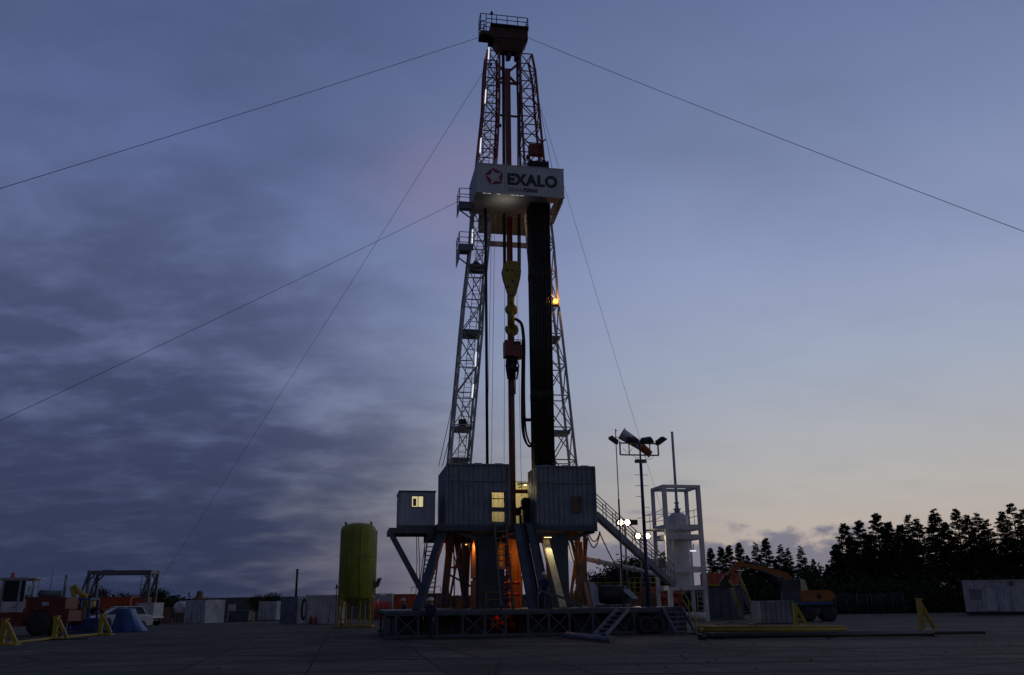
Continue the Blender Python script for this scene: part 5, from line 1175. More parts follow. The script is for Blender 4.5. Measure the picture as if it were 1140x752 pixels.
def armplate(pts, ws, y0, y1, mat, name):
    up, dn = [], []
    for i, p in enumerate(pts):
        d = (pts[min(i + 1, len(pts) - 1)] - pts[max(0, i - 1)]).normalized(); n_ = V((-d.z, 0, d.x)); up.append(p + n_ * ws[i]); dn.append(p - n_ * ws[i])
    m = MB()
    for i in range(len(pts) - 1): m.extr([V((q.x, y0, q.z)) for q in (up[i], up[i + 1], dn[i + 1], dn[i])], (0, y1 - y0, 0))
    return m.build(name, mat, ex)
armplate(bp, [.22, .25, .21, .16, .12], by - .2, by + .2, 'orange', 'boom')
sp_ = [E(828, 625, by), E(822, 629, by), E(816, 634, by), E(811, 641, by)]
armplate(sp_, [.10, .24, .19, .12], by - .16, by + .16, 'orange', 'stick')
m = MB(); m.tube(E(868, 645, by) + V((0, -.3, 0)), E(846, 634, by) + V((0, -.3, 0)), .09, .05, 10); m.tube(E(852, 634, by) + V((0, 0, .28)), E(829, 626, by) + V((0, 0, .06)), .09, .06, 10); m.build('hydraulic_cylinder', 'steel', ex)
q = sp_[-1]; m = MB(); m.extr([(q.x + .2, by - .5, q.z + .1), (q.x - .25, by - .5, q.z + .05), (q.x - .75, by - .5, q.z - .55), (q.x - .35, by - .5, q.z - 1.0), (q.x + .25, by - .5, q.z - .85), (q.x - .1, by - .5, q.z - .45)], (0, 1.0, 0)); m.build('bucket', 'black', ex)

# yellow support stands and pipes on the right
def stand_mesh(h, w, d=.5):
    m = MB(); m.beam((0, 0, .1), (0, 0, h), .2, .24); m.beam((.10, 0, h * .86), (w, 0, .12), .12, .18); m.box((-.16, -.25, 0), (w + .12, .25, .1)); m.beam((.12, 0, h * .32), (w * .55, 0, h * .32), .08); m.box((-.14, -.16, h), (.14, .16, h + .05)); return m
for px, py, h_, lb in ((887, 698, 1.28, 'yellow triangular support stand standing right of the grey skip'), (1027.5, 703, 1.50, 'yellow triangular support stand alone on the yard at the far right')):
    g = gnd(px, py); f = Fr((g.x, g.y, .003), 5); o = thing('support_stand', lb, 'support stand', (0, 0, 0), f, 'yellow triangular support stands'); stand_mesh(h_, .62).build('frame', 'yellow', o)
g = gnd(883, 698); m = MB(); m.beam((g.x + .1, g.y + .5, .1), (g.x + .35, g.y + .5, 1.3), .12); 
for k, (pa, pb, dy, r_, mt, lb) in enumerate((((777, 699.5), (941, 699), 0, .085, 'yellow', 'long yellow pipe, the farther of two lying on the yard right of the steps'), ((777, 703), (944, 702.5), 0, .085, 'yellow', 'long yellow pipe, the nearer of two lying on the yard right of the steps'),
    ((782, 707.5), (1062, 704.0), 0, .07, 'pipe', 'dark pipe, the farther of the three lying in front of the yellow pipes'), ((778, 711), (1040, 707.5), 0, .08, 'pipe', 'dark pipe, the nearest of three lying in front of the yellow pipes'), ((788, 709.3), (1097, 705.2), 0, .08, 'pipe', 'longest dark pipe lying in the middle in front of the yellow pipes'))):
    A, B = gnd(pa[0], pa[1] + 2.5), gnd(pb[0], pb[1] + 2.5); m = MB(); m.tube((A.x, A.y, r_ + .06), (B.x, B.y, r_ + .06), r_, n=14); m.tube((A.x - .02, A.y, r_ + .06), (A.x + .3, A.y + (B.y - A.y) * .02, r_ + .06), r_ + .03, n=14)
    tag(m.build('long_pipe', mt, None, base=A), lb, 'pipe', 'long pipes lying on the yard')
for t in (.06, .5, .92):
    A, B = gnd(782, 711), gnd(1050, 708); c = A.lerp(B, t); m = MB(); m.beam((c.x, c.y - 1.2, .03), (c.x, c.y + 6.0, .03), .14, .06); tag(m.build('timber', 'brown', None, base=c), ('left', 'middle', 'right')[(.06, .5, .92).index(t)] + ' low timber carrying the long pipes on the yard', 'timber', 'timbers under the pipes')
# white site cabin at the far right
CF = Fr(gnd(1076.5, 685), -27); C_ = CF.P
a, b = C_(1076.5, 685, 0), C_(1072, 646.5, 0); h = b.z; Lc = 6.2
wc = thing('site_cabin', 'white worn site cabin with shuttered window and door at the right edge', 'cabin', (a.x + 3, 1.2, 0), CF)
m = MB(); z0 = .28
m.corr((a.x, 0, z0), (1, 0, 0), Lc, h - z0 - .1, .25, .02, .02); m.corr((a.x, 2.4, z0), (0, -1, 0), 2.4, h - z0 - .1, .25, .02, .02, out=(-1, 0, 0)); m.corr((a.x + Lc, 0, z0), (0, 1, 0), 2.4, h - z0 - .1, .25, .02, .02, out=(1, 0, 0)); m.box((a.x, 2.38, z0), (a.x + Lc, 2.42, h - .1)); m.build('wall', 'dirtywhite', wc)
m = MB(); m.box((a.x - .05, -.08, h - .099), (a.x + Lc + .05, 2.48, h)); m.build('roof', 'dirtywhite', wc)
m = MB(); m.box((a.x, .02, .05), (a.x + Lc, .2, z0 - .002)); m.box((a.x, 2.2, .05), (a.x + Lc, 2.38, z0 - .002)); m.box((a.x + .2, .2, 0), (a.x + .5, 2.2, .2)); m.box((a.x + Lc - .5, .2, 0), (a.x + Lc - .2, 2.2, .2)); m.build('base_frame', 'black', wc)
p0, p1 = C_(1080.5, 667.5, 0), C_(1092, 656, 0); m = MB(); m.box((p0.x, -.045, p0.z), (p1.x, -.022, p1.z)); wn = m.build('window', 'grey', wc)
m = MB(); 
for k in range(5): z = p0.z + (p1.z - p0.z) * (k + .5) / 5; m.box((p0.x + .03, -.06, z - .02), (p1.x - .03, -.046, z + .02))
m.build('shutter', 'dirtywhite', wn)
p0, p1 = C_(1100, 683, 0), C_(1109, 654, 0); m = MB(); m.box((p0.x, -.05, z0 + .05), (p1.x, -.022, p1.z)); dr = m.build('door', 'dirtywhite', wc)
m = MB(); m.box((p0.x - .03, -.035, z0 + .05), (p0.x - .003, -.02, p1.z + .03)); m.box((p1.x + .003, -.035, z0 + .05), (p1.x + .03, -.02, p1.z + .03)); m.box((p0.x, -.035, p1.z + .003), (p1.x, -.02, p1.z + .03)); m.build('frame', 'steel', dr)
m = MB(); m.box((p1.x - .2, -.09, (z0 + p1.z) / 2), (p1.x - .08, -.051, (z0 + p1.z) / 2 + .06)); m.build('handle', 'black', dr)
p0 = C_(1126, 650, 0); m = MB(); m.box((p0.x - .12, -.2, p0.z - .15), (p0.x + .15, -.022, p0.z + .18)); m.build('vent_box', 'steel', wc)
# fence in front of the dense conifers
for k, (pa, pb) in enumerate(((932, 968), (972, 1008))):
    A, B = at(pa, 685, 92), at(pb, 685, 92); o = thing('mesh_fence', ('left', 'right')[k] + ' panel run of grey wire fence in front of the dense dark conifers', 'fence', ((A.x + B.x) / 2, 92, 0), None, 'wire fence before the conifers')
    m = MB(); n = 3
    for j in range(n + 1): x_ = A.x + (B.x - A.x) * j / n; m.tube((x_, 92, -.03), (x_, 92, 2.0), .035, n=6)
    m.build('post', 'steel', o); m = MB()
    for j in range(7): m.tube((A.x, 92, .2 + .28 * j), (B.x, 92, .2 + .28 * j), .008, n=4)
    for j in range(36): x_ = A.x + (B.x - A.x) * j / 35; m.tube((x_, 92.02, .2), (x_, 92.02, 1.9), .006, n=4)
    m.build('mesh', 'steel', o)
# ------------------------------------------------------------------ left side
# yellow pipe rack with three triangular stands
R0, R1, R2 = gnd(1.5, 719), gnd(60, 712.5), gnd(111, 707.5)
pr = thing('pipe_rack', 'low yellow pipe rack of three triangular stands on a floor beam at the far left', 'pipe rack', R0)
for g, h_ in ((R0, 1.12), (R1, 1.15), (R2, 1.18)):
    s_ = stand_mesh(h_, .62); MB().add(s_, Matrix.Translation((g.x, g.y, .004)) @ Matrix.Rotation(R(2), 4, 'Z')).build('stand', 'yellow', pr)
for a, b in ((R0, R1), (R1, R2)):
    d = (b - a).normalized(); m = MB(); m.beam(a + d * .75 + V((0, 0, .09)), b - d * .2 + V((0, 0, .09)), .12, .10); m.build('base_beam', 'yellow', pr)
m = MB(); g0, g1 = gnd(18, 714), gnd(98, 712); m.beam((g0.x, g0.y, .04), (g1.x, g1.y, .04), .16, .07); tag(m.build('timber', 'pipe', None, base=g0), 'dark timber lying on the ground in front of the yellow pipe rack', 'timber')
# red wheel loader with white cab
LF = Fr(gnd(40, 708.5), 3); L = LF.P
ld = thing('wheel_loader', 'dark red wheeled handling machine with a white cab at the left edge', 'vehicle', (L(36, 700, .8).x, 1.1, 0), LF)
wx = L(41.5, 697, 0).x; wr_ = .70
for x_ in (wx, wx - 3.3):
    for y0, y1 in ((0, .5), (1.9, 2.4)): wheel(LF, ld, x_, y0, y1, wr_, 'steel')
bx1 = L(74.5, 690, 0).x; zb = L(50, 665, 0).z; zf = L(60, 678, 0).z
m = MB(); prof = [(wx - 3.9, .55), (wx - .95, .55), (wx - .9, 1.1), (wx - .55, 1.5), (wx + .55, 1.5), (wx + .95, 1.1), (wx + .98, .55), (bx1 - .15, .55), (bx1, .75), (bx1 + .02, zf), (L(26, 678, 0).x, zf + .05), (wx - 3.9, zf + .05)]
m.extr([(x, .1, z) for x, z in prof], (0, .1, 0)); m.extr([(x, 2.2, z) for x, z in prof], (0, .1, 0)); m.box((wx - 3.8, .2, .8), (bx1 - .05, 2.2, zf - .1)); m.build('body', 'loader', ld)
x0_ = L(25, 670, 0).x; m = MB(); m.extr([(x0_, .35, zf + .051), (bx1 - .35, .35, zf - .05), (bx1 - .35, .35, zb - .05), (bx1 - .6, .35, zb), (x0_, .35, zb + .03)], (0, 1.7, 0)); hd = m.build('hood', 'loader', ld)
p0, p1 = L(46.5, 674.5, .34), L(54.5, 670.5, .34); MB().box((p0.x, .33, p0.z), (p1.x, .349, p1.z)).build('badge', 'dirtywhite', hd)
m = MB(); c0_, c1_ = L(44, 661, .9), L(70, 661, .9); m.tube((c0_.x, .9, c0_.z), (c1_.x, .9, c1_.z), .2, n=14); m.build('air_cylinder', 'grey', ld)
m = MB(); c0_ = L(71, 665, .7); c1_ = L(71, 648, .7); m.tube((c0_.x, .7, zb - .1), (c0_.x, .7, c1_.z + .4), .09); m.tube((c0_.x, .7, c1_.z + .4), (c0_.x, .7, c1_.z), .045); m.build('exhaust_pipe', 'grey', ld)
ca0, ca1 = L(-14, 660, 0).x, L(27.5, 660, 0).x; cz0, cz1 = L(10, 682, 0).z, L(10, 643, 0).z
cy0, cy1 = .05, 1.75
m = MB(); t = .11
def pane_wall(m, x0, x1, y0, y1, zc, holes):  # side of the cab with rounded window openings left free
    pass
door0, door1 = L(3, 660, 0).x, L(19.5, 660, 0).x; qw0, qw1 = L(22, 660, 0).x, L(27, 660, 0).x; wz0, wz1 = L(10, 670, 0).z, L(10, 646.5, 0).z
for y_ in (cy0, cy1 - .06):
    m.box((ca0, y_, cz0), (ca1, y_ + .06, wz0)); m.box((ca0, y_, wz1), (ca1, y_ + .06, cz1 - .1))
    for a, b in ((ca0, ca0 + .12), (L(0, 660, 0).x - .06, door0), (door1, qw0), (qw1 - .02, ca1)): m.box((a, y_, wz0 + .001), (b, y_ + .06, wz1 - .001))
m.box((ca1 - .06, cy0 + .061, cz0), (ca1, cy1 - .061, cz0 + .75)); m.box((ca0, cy0 + .061, cz0), (ca0 + .06, cy1 - .061, cz0 + .75)); m.box((ca1 - .08, cy0 + .062, wz1), (ca1 - .01, cy1 - .062, cz1 - .1))
m.box((ca0 - .1, cy0 - .08, cz1 - .099), (ca1 + .1, cy1 + .08, cz1)); 
cb = m.build('cab', 'dirtywhite', ld)
for a, b in ((door0, door1), (qw0, qw1 - .02)):
    MB().box((a + .002, cy0 + .02, wz0 + .003), (b - .002, cy0 + .035, wz1 - .003)).build('window', 'glass', cb)
m = MB()
for x_ in (door0 - .05, door1 + .02): m.box((x_, cy0 - .012, cz0 + .05), (x_ + .025, cy0 - .002, cz1 - .14))
m.box((door1 - .18, cy0 - .05, wz0 - .35), (door1 - .04, cy0 - .002, wz0 - .3)); m.build('door_seam', 'black', cb)
q = L(14.5, 641, .6); m = MB(); m.lathe([(.13, cz1), (.13, cz1 + .08), (.11, cz1 + .09), (.11, cz1 + .24), (.05, cz1 + .29)], (q.x, .6, 0), 14); m.build('beacon', 'redbox', ld)
m = MB(); q0, q1 = L(31, 644, .1), L(40, 650, .1); m.box((ca1 + .101, cy0, cz1 - .1), (q1.x, cy0 + 1.3, cz1 - .02)); m.beam((q1.x - .1, cy0 + .05, cz1 - .1), (q1.x - .3, cy0 + .05, zb), .04); m.beam((q1.x - .55, cy0 + .05, cz1 - .1), (q1.x - .55, cy0 + .05, zb), .03); m.box((q1.x - .42, cy0 - .02, cz1 - .95), (q1.x - .24, cy0 + .05, cz1 - .5)); m.build('visor_frame', 'dirtywhite', ld)
A = at(54.5, 666, 120); T_ = at(57.5, 630, 120); m = MB(); m.tube((A.x, 120, -.03), (A.x, 120, T_.z - 1.5), .06, .04); m.tube((A.x, 120, T_.z - 1.5), (A.x, 120, T_.z), .03, .015); tag(m.build('antenna', 'steel', None, base=(A.x, 120, 0)), 'thin antenna standing far behind the red machine', 'antenna')
# blue power unit with yellow gear
BF = Fr(gnd(93, 705), 4); B_ = BF.P
pu = thing('power_unit', 'blue framed power unit with yellow gooseneck, orange drum and black hoses', 'machine', (B_(92, 700, .8).x, .8, 0), BF)
xa, xb = B_(75, 700, 0).x, B_(97, 700, 0).x; zt = B_(90, 666, 0).z
m = MB()
for x_ in (xa, xb - .12):
    for y_ in (0, 1.5): m.box((x_, y_, .2), (x_ + .12, y_ + .12, zt - .121))
for z_ in (.12, zt - .12):
    m.box((xa, 0, z_), (xb, .12, z_ + .12)); m.box((xa, 1.5, z_), (xb, 1.62, z_ + .12)); m.box((xa, .121, z_), (xa + .12, 1.499, z_ + .12)); m.box((xb - .12, .121, z_), (xb, 1.499, z_ + .12))
m.build('frame', 'blue', pu)
m = MB(); m.box((xa + .13, .2, .241), (xb + .9, 1.4, .9)); m.box((xb + .95, .1, .08), (B_(112, 700, 0).x, 1.5, .75)); m.box((xa, 0, 0), (B_(112, 700, 0).x, 1.6, .079)); m.build('casing', 'blue', pu)
c = B_(83, 687, .5); m = MB(); m.lathe([(.1, -.35), (.36, -.3), (.42, 0), (.36, .3), (.1, .35)], (c.x, .7, c.z), 18, 'x'); m.build('drum', 'redbox', pu)
m = MB(); m.path([B_(87, 674, .7), B_(83, 664, .7), B_(80.5, 654, .7), B_(83, 652.5, .7), B_(87, 658, .7), B_(91, 662, .7), B_(97, 664, .7)], .16, 10); m.build('gooseneck', 'yellow', pu)
m = MB(); c = B_(90, 674, .6); m.path([c + V((.42 * math.cos(t), 0, .42 * math.sin(t))) for t in [2 * math.pi * k / 18 for k in range(19)]], .09, 8); c = B_(101, 674, .8); m.lathe([(.2, -.3), (.3, -.2), (.3, .2), (.2, .3)], c, 14); m.tube(c, (c.x, c.y, .9), .06); m.build('valve', 'yellow', pu)
for k in range(4):
    a = B_(99 + k, 681 + k, .3); m = MB(); m.path([a, a + V((.3, 0, .25 + .05 * k)), a + V((.75, 0, .15)), a + V((.85 + .05 * k, 0, -.35)), a + V((.6, 0, -.9))], .05, 7); m.build('hose', 'black', pu)
p0 = B_(77, 668, .2); m = MB(); m.lathe([(0, -.1), (.12, -.08), (.14, .05), (.05, .1)], p0 + V((.1, 0, -.15)), 12); m.build('work_lamp', 'dirtywhite', pu)
# pale car behind the tarpaulin
VF = Fr(gnd(97, 703.5), 38); Vv = VF.P
vx0, vx1 = 0.0, 4.3
car = thing('parked_car', 'pale silver car parked behind the blue tarpaulin heap', 'car', ((vx0 + vx1) / 2, .9, 0), VF)
Lc_ = 4.3; x1 = vx0 + Lc_
zs = lambda y: Vv(130, y, 0).z
m = MB()
sec = [(vx0, .35, .75, .15), (vx0 + .35, .30, .98, .05), (vx0 + 1.05, .28, 1.06, .0), (vx0 + 1.9, .28, 1.08, .0), (x1 - .6, .28, 1.08, .0), (x1, .35, .95, .1)]
for x_, z0_, z1_, ins in sec:
    for y_, z_ in ((ins, z0_), (ins, z1_ - .12), (ins + .1, z1_), (1.7 - ins, z1_), (1.8 - ins, z1_ - .12), (1.8 - ins, z0_)): m.v.append(V((x_, y_, z_)))
for j in range(len(sec) - 1):
    for k in range(6): l = (k + 1) % 6; m.face([j * 6 + k, j * 6 + l, j * 6 + 6 + l, j * 6 + 6 + k], False)
m.face([0, 5, 4, 3, 2, 1]); m.face([(len(sec) - 1) * 6 + k for k in range(6)]); m.build('body', 'white', car)
ht = 1.62
m = MB(); m.hexa([(vx0 + 1.06, .12, 1.081), (x1 - .45, .12, 1.081), (x1 - .45, 1.68, 1.081), (vx0 + 1.06, 1.68, 1.081)], [(vx0 + 1.85, .25, ht - .05), (x1 - .8, .25, ht - .05), (x1 - .8, 1.55, ht - .05), (vx0 + 1.85, 1.55, ht - .05)]); m.build('window', 'glass', car)
m = MB(); m.hexa([(vx0 + 1.8, .22, ht - .049), (x1 - .75, .22, ht - .049), (x1 - .75, 1.58, ht - .049), (vx0 + 1.8, 1.58, ht - .049)], [(vx0 + 1.95, .3, ht), (x1 - .9, .3, ht), (x1 - .9, 1.5, ht), (vx0 + 1.95, 1.5, ht)])
for xa_, xb_ in ((vx0 + 1.04, vx0 + 1.83), (vx0 + 2.35, vx0 + 2.4), (x1 - .5, x1 - .78)):
    for ya_, yb_ in ((.10, .235), (1.70, 1.565)): m.beam((xa_, ya_, 1.08), (xb_, yb_, ht - .05), .07, .05)
m.build('roof', 'white', car)
for x_ in (vx0 + .85, x1 - .8):
    for y0, y1 in ((-.02, .2), (1.6, 1.82)): wheel(VF, car, x_, y0, y1, .31, 'grey')
for y_ in (.25, 1.3): m = MB(); m.box((vx0 - .0, y_, .62), (vx0 + .09, y_ + .3, .76)); m.build('headlight', 'glass', car)
# tarpaulin heap
def tarp():
    random.seed(9); f = Fr(gnd(137, 704), 0); a, b = f.P(120, 704, 0).x, f.P(154, 704, 0).x; h = f.P(138, 677.5, .4).z
    ta_, tb_ = f.P(130.5, 676, .6).x, f.P(146.5, 676, .6).x; m = MB(); n, k_ = 72, 16
    def ringpt(i, s):                                          # rounded rectangle, foot to top, with hanging folds
        an = 2 * math.pi * i / n; sq = lambda v: math.copysign(abs(v) ** .45, v); e = s ** 1.25
        fold = 1 + e * (.055 * math.sin(an * 8 + 1) + .04 * math.sin(an * 13 + 2.2) + .03 * math.sin(an * 23))
        x0, x1 = ta_ + (a - ta_) * e, tb_ + (b - tb_) * e
        return (x0 + x1) / 2 + (x1 - x0) / 2 * sq(math.cos(an)) * fold, .95 + (.55 + .40 * e) * sq(math.sin(an)) * fold
    for j in range(k_ + 1):
        t = j / k_
        for i in range(n):
            x, y = ringpt(i, 1 - t); m.v.append(V((x, y, .006 + (h - .05) * t + .03 * math.sin(i * .7) * t * (1 - t) + (.02 * math.sin(i * 1.9) if j == 0 else 0) + .02)))
    for j in range(k_):
        for i in range(n): l = (i + 1) % n; m.face([j * n + i, j * n + l, (j + 1) * n + l, (j + 1) * n + i], True)
    i0 = len(m.v); m.v.append(V(((ta_ + tb_) / 2 - .1, .95, h + .03)))
    for i in range(n): m.face([k_ * n + i, k_ * n + (i + 1) % n, i0], False)
    tag(m.build('tarpaulin', 'tarp', None, base=((a + b) / 2, .9, 0), frame=f), 'blue tarpaulin draped over a heap in front of the pale car', 'tarpaulin')
tarp()
# trailer
TR = Fr(gnd(161, 697), -4); Tp = TR.P; xa, xb = Tp(151, 690, 0).x, Tp(170, 690, 0).x; zt, zm = Tp(160, 672, 0).z, Tp(160, 686.5, 0).z
tr = thing('box_trailer', 'small grey box trailer with white lower rail beside the tarpaulin', 'trailer', ((xa + xb) / 2, 1, 0), TR)
m = MB(); m.box((xa, 0, zm), (xb, 1.8, zt)); m.box((xa - .03, -.03, zt), (xb + .03, 1.83, zt + .05)); m.build('box', 'dirtywhite', tr); MB().box((xa - .1, -.06, zm - .16), (xb + .05, 1.86, zm - .004)).build('rail', 'white', tr)
m = MB(); m.box((xa + .3, .2, zm - .4), (xb - .2, 1.6, zm - .164)); m.build('chassis', 'steel', tr); wheel(TR, tr, xa + .35, -.05, .2, .36); wheel(TR, tr, xa + .35, 1.6, 1.85, .36); wheel(TR, tr, xb - .45, -.05, .2, .36); wheel(TR, tr, xb - .45, 1.6, 1.85, .36)
# gantry frame over the orange containers
GF = Fr(gnd(132, 694), 2); Gp = GF.P
ga, gb_ = Gp(97, 640, 3).x, Gp(168, 640, 3).x; gt, gu = Gp(132, 635.2, 3).z, Gp(132, 640, 3).z
gn = thing('gantry_frame', 'grey portal gantry with ladders at both ends above the orange containers', 'gantry', ((ga + gb_) / 2, 3, 0), GF)
for y_ in (3, 5.2): m = MB(); m.box((ga, y_, gu), (gb_, y_ + .3, gt)); m.box((ga + 1.5, y_ - .02, gt + .001), (ga + 2.6, y_ + .3, gt + .06)); m.build('beam', 'midgrey', gn)
m = MB()
for q in range(5): xx = ga + (gb_ - ga - .3) * q / 4; m.box((xx, 3.301, gu + .05), (xx + .25, 5.199, gt - .05))
m.build('beam', 'midgrey', gn)
for y_ in (3.15, 5.35):
    for s, x_ in ((-1, ga + .15), (1, gb_ - .15)):
        MB().beam((x_, y_, 0), (x_, y_, gu - .003), .26).build('leg', 'midgrey', gn)
        m = MB(); m.beam((x_, y_ - .24, gu - .1), (x_ - .55, y_ - .24, Gp(92, 663, 3).z), .18); m.build('strut', 'midgrey', gn)
        m = MB(); m.beam((x_ - s * .1, y_, gu - .5), (x_ - s * .55, y_, gu - .02), .12); m.build('gusset', 'midgrey', gn)
for px in (102.5, 161): q = Gp(px, 640, 3.6); m = MB(); m.ladder((q.x, 3.6, 0.02), (q.x, 3.6, gu + .3), .55, .36, .025); m.build('ladder', 'midgrey', gn)
crate(GF, 98, 146, 664.5, 693, 6, 2.4, 'redbox', 'shipping_container', 'orange red container standing behind the car under the gantry frame', 'container', .3, 'steel', base_z=0)
crate(GF, 144, 165, 665, 694, 3.9, 1.2, 'redbox', 'shipping_container', 'shorter bright orange container at the right leg of the gantry frame', 'container', .6, None, base_z=0)
# odd goods right of the trailer
OF = Fr(gnd(190, 694), 0); Op = OF.P
c = Op(181, 694, 0); m = MB(); 
for k in range(3):
    for j in range(4): m.box((c.x + .02 + j * .28, .1, .05 + k * .42), (c.x + .26 + j * .28, 1.1, .05 + k * .42 + .38))
m = MB(); a, b = Op(176, 694, 0), Op(192, 678, 0)
for k in range(6):
    for j in range(3): m.box((a.x + .03 * (k % 2), .02 + j * .4, .02 + k * .24), (b.x - .05 * ((k + j) % 3), .36 + j * .4, .02 + k * .24 + .2))
tag(m.build('timber_stack', 'brown', None, base=((a.x + b.x) / 2, 1, 0), frame=OF), 'stack of brown timber baulks left of the pale sack', 'timber stack')
a = Op(170, 694, .2); m = MB(); m.lathe([(.0, 0), (.3, 0), (.31, .3), (.29, .32), (.31, .35), (.31, .62), (.29, .65), (.31, .68), (.3, .95), (.0, .93)], (a.x + .3, .4, .002), 18); tag(m.build('steel_drum', 'blue', None, base=(a.x + .3, .4, 0), frame=OF), 'blue steel drum beside the timber stack', 'drum')
def sack(fr, px, pb, r_, h_, label):
    c = fr.P(px, pb, .3); m = MB(); random.seed(4); n = 18
    for j in range(9):
        t = j / 8; rr = r_ * (.8 + .35 * math.sin(math.pi * min(1, t * .9 + .1))) * (1 if t < .85 else 1 - (t - .85) * 3.5)
        for i in range(n): an = 2 * math.pi * i / n; q = rr * (1 + .1 * math.sin(an * 4 + j)) ; m.v.append(V((c.x + q * math.cos(an) + .12 * t, .5 + q * math.sin(an), .9 + h_ * t + .06 * math.sin(an * 3) * t)))
    for j in range(8):
        for i in range(n): l = (i + 1) % n; m.face([j * n + i, j * n + l, (j + 1) * n + l, (j + 1) * n + i], True)
    m.face(list(range(n))[::-1]); m.face([8 * n + i for i in range(n)])
    tag(m.build('bulk_sack', 'white', None, base=(c.x, .5, .9), frame=fr), label, 'sack')
m = MB(); a, b = Op(192, 694, 0), Op(204, 688, 0); m.box((a.x, .0, .75), (b.x, 1.1, .9))
for x_ in (a.x + .05, b.x - .15):
    for y_ in (.05, .95): m.box((x_, y_, 0), (x_ + .1, y_ + .1, .75))
tag(m.build('low_table', 'brown', None, base=((a.x + b.x) / 2, .5, 0), frame=OF), 'brown timber trestle under the pale sack', 'trestle')
sack(OF, 198, 690, .55, 1.1, 'crumpled pale bulk sack left of the white container with the dark lump on top')
# white containers
def container(px0, px1, pxs, yt, yb, yaw, dep, label, mat='dirtywhite', doors=True, name='shipping_container', wst=None):
    fr = Fr(gnd(px0, yb), yaw); a, b = fr.P(px0, yb, 0), fr.P(px1, yt, 0); h = b.z; w = b.x - a.x
    o = thing(name, label, 'container', (a.x + w / 2, dep / 2, 0), fr)
    m = MB(); 
    if doors: m.box((a.x + .08, .03, .12), (b.x - .08, .06, h - .1))
    else: m.corr((a.x + .05, .06, .12), (1, 0, 0), w - .1, h - .22, .25, .03, .02)
    m.corr((a.x + .03, dep, .12), (0, -1, 0), dep - .02, h - .22, .28, .03, .02, out=(-1, 0, 0)); m.corr((b.x - .03, .02, .12), (0, 1, 0), dep - .02, h - .22, .28, .03, .02, out=(1, 0, 0)); m.box((a.x + .05, dep - .06, .12), (b.x - .05, dep - .02, h - .1)); m.build('wall', mat, o)
    m = MB()
    for x_ in (a.x, b.x - .1):
        for y_ in (0, dep - .1): m.box((x_, y_, .121), (x_ + .1, y_ + .1, h - .101))
    for z_ in (0, h - .1): m.box((a.x, 0, z_), (b.x, .1, z_ + .12 if z_ == 0 else h)); m.box((a.x, dep - .1, z_), (b.x, dep, z_ + .12 if z_ == 0 else h)); m.box((a.x, .101, z_), (a.x + .1, dep - .101, z_ + .12 if z_ == 0 else h)); m.box((b.x - .1, .101, z_), (b.x, dep - .101, z_ + .12 if z_ == 0 else h))
    m.box((a.x + .1, .1, h - .06), (b.x - .1, dep - .1, h - .02)); m.build('frame', mat, o)
    if doors:
        for s in (0, 1):
            d0, d1 = a.x + .12 + s * (w - .24) / 2, a.x + .12 + (s + 1) * (w - .24) / 2; m = MB(); m.box((d0 + .01, -.01, .14), (d1 - .01, .028, h - .12)); dr_ = m.build('door', mat, o)
            m = MB()
            for t in (.3, .7): xx = d0 + (d1 - d0) * t; m.tube((xx, -.04, .16), (xx, -.04, h - .14), .02, n=6); m.box((xx - .14, -.06, h * .42), (xx + .14, -.041, h * .42 + .05))
            m.build('lock_bar', 'grey', dr_)
    return o, fr, a, b, h
o, fr, a, b, h = container(204.5, 229.5, 239, 668, 694, -24, 2.6, 'worn white container with a dark lump on its roof, left of the middle')
q = fr.P(222, 667, 1.0); m = MB(); m.lathe([(.38, 0), (.45, .15), (.3, .45), (.34, .62), (.2, .82), (0, .86)], (q.x, 1.0, h + .001), 11); m.box((q.x - .6, .7, h + .001), (q.x + .2, 1.3, h + .2)); tag(m.build('winch_drum', 'brown', None, base=(q.x, 1, h), frame=fr), 'dark rusty lump of machinery on the roof of the worn white container', 'machine part')
container(287, 308.5, 312, 669.5, 690.5, -12, 2.0, 'smaller white container with doors near the distant bushy trees')
o, fr, a, b, h = container(311, 332, 338, 664.5, 694.5, -14, 2.6, 'dark grey container with a tall thin flue on top', 'grey')
q0, q1 = fr.P(331.5, 668, .8), fr.P(332.5, 635, .8); m = MB(); m.tube((q0.x - .2, .8, h - .02), (q0.x - .2, .8, q1.z), .10, n=12); m.lathe([(.05, q1.z), (.15, q1.z + .02), (.15, q1.z + .07), (.0, q1.z + .12)], (q0.x - .2, .8, 0), 12); m.build('flue', 'black', o)
o, fr, a, b, h = container(339, 377, 380, 663.5, 695, -4, 2.6, 'wide pale container with a black hose coil hung on its left corner', 'dirtywhite', False)
m = MB(); m.box((a.x - .1, .3, h + .001), (b.x + 3.5, 2.3, h + .09)); m.build('roof', 'dirtywhite', o)
c = fr.P(338.5, 680, -.15); m = MB()
for k in range(4): m.path([V((c.x + (.15 + .02 * k) * math.cos(t), -.12 - .05 * k, c.z + .1 + (.72 + .05 * k) * math.sin(t))) for t in [2 * math.pi * j / 24 for j in range(25)]], .04, 6)
tag(m.build('hose_coil', 'black', None, base=c, frame=fr), 'black hose coil hanging on the corner of the wide pale container', 'hose')
m = MB(); c = fr.P(346, 695, -.5); m.lathe([(.0, 0), (.14, 0), (.14, .5), (.06, .62), (.05, .72)], (c.x, -.5, .002), 12); m.lathe([(.0, 0), (.14, 0), (.14, .45), (.06, .57), (.05, .66)], (c.x + .4, -.5, .002), 12); m.beam((c.x - .2, -.5, .3), (c.x + .6, -.5, .3), .04); tag(m.build('gas_bottle', 'red', None, base=(c.x, -.5, 0), frame=fr), 'pair of red gas bottles clamped together before the wide pale container', 'gas bottle')
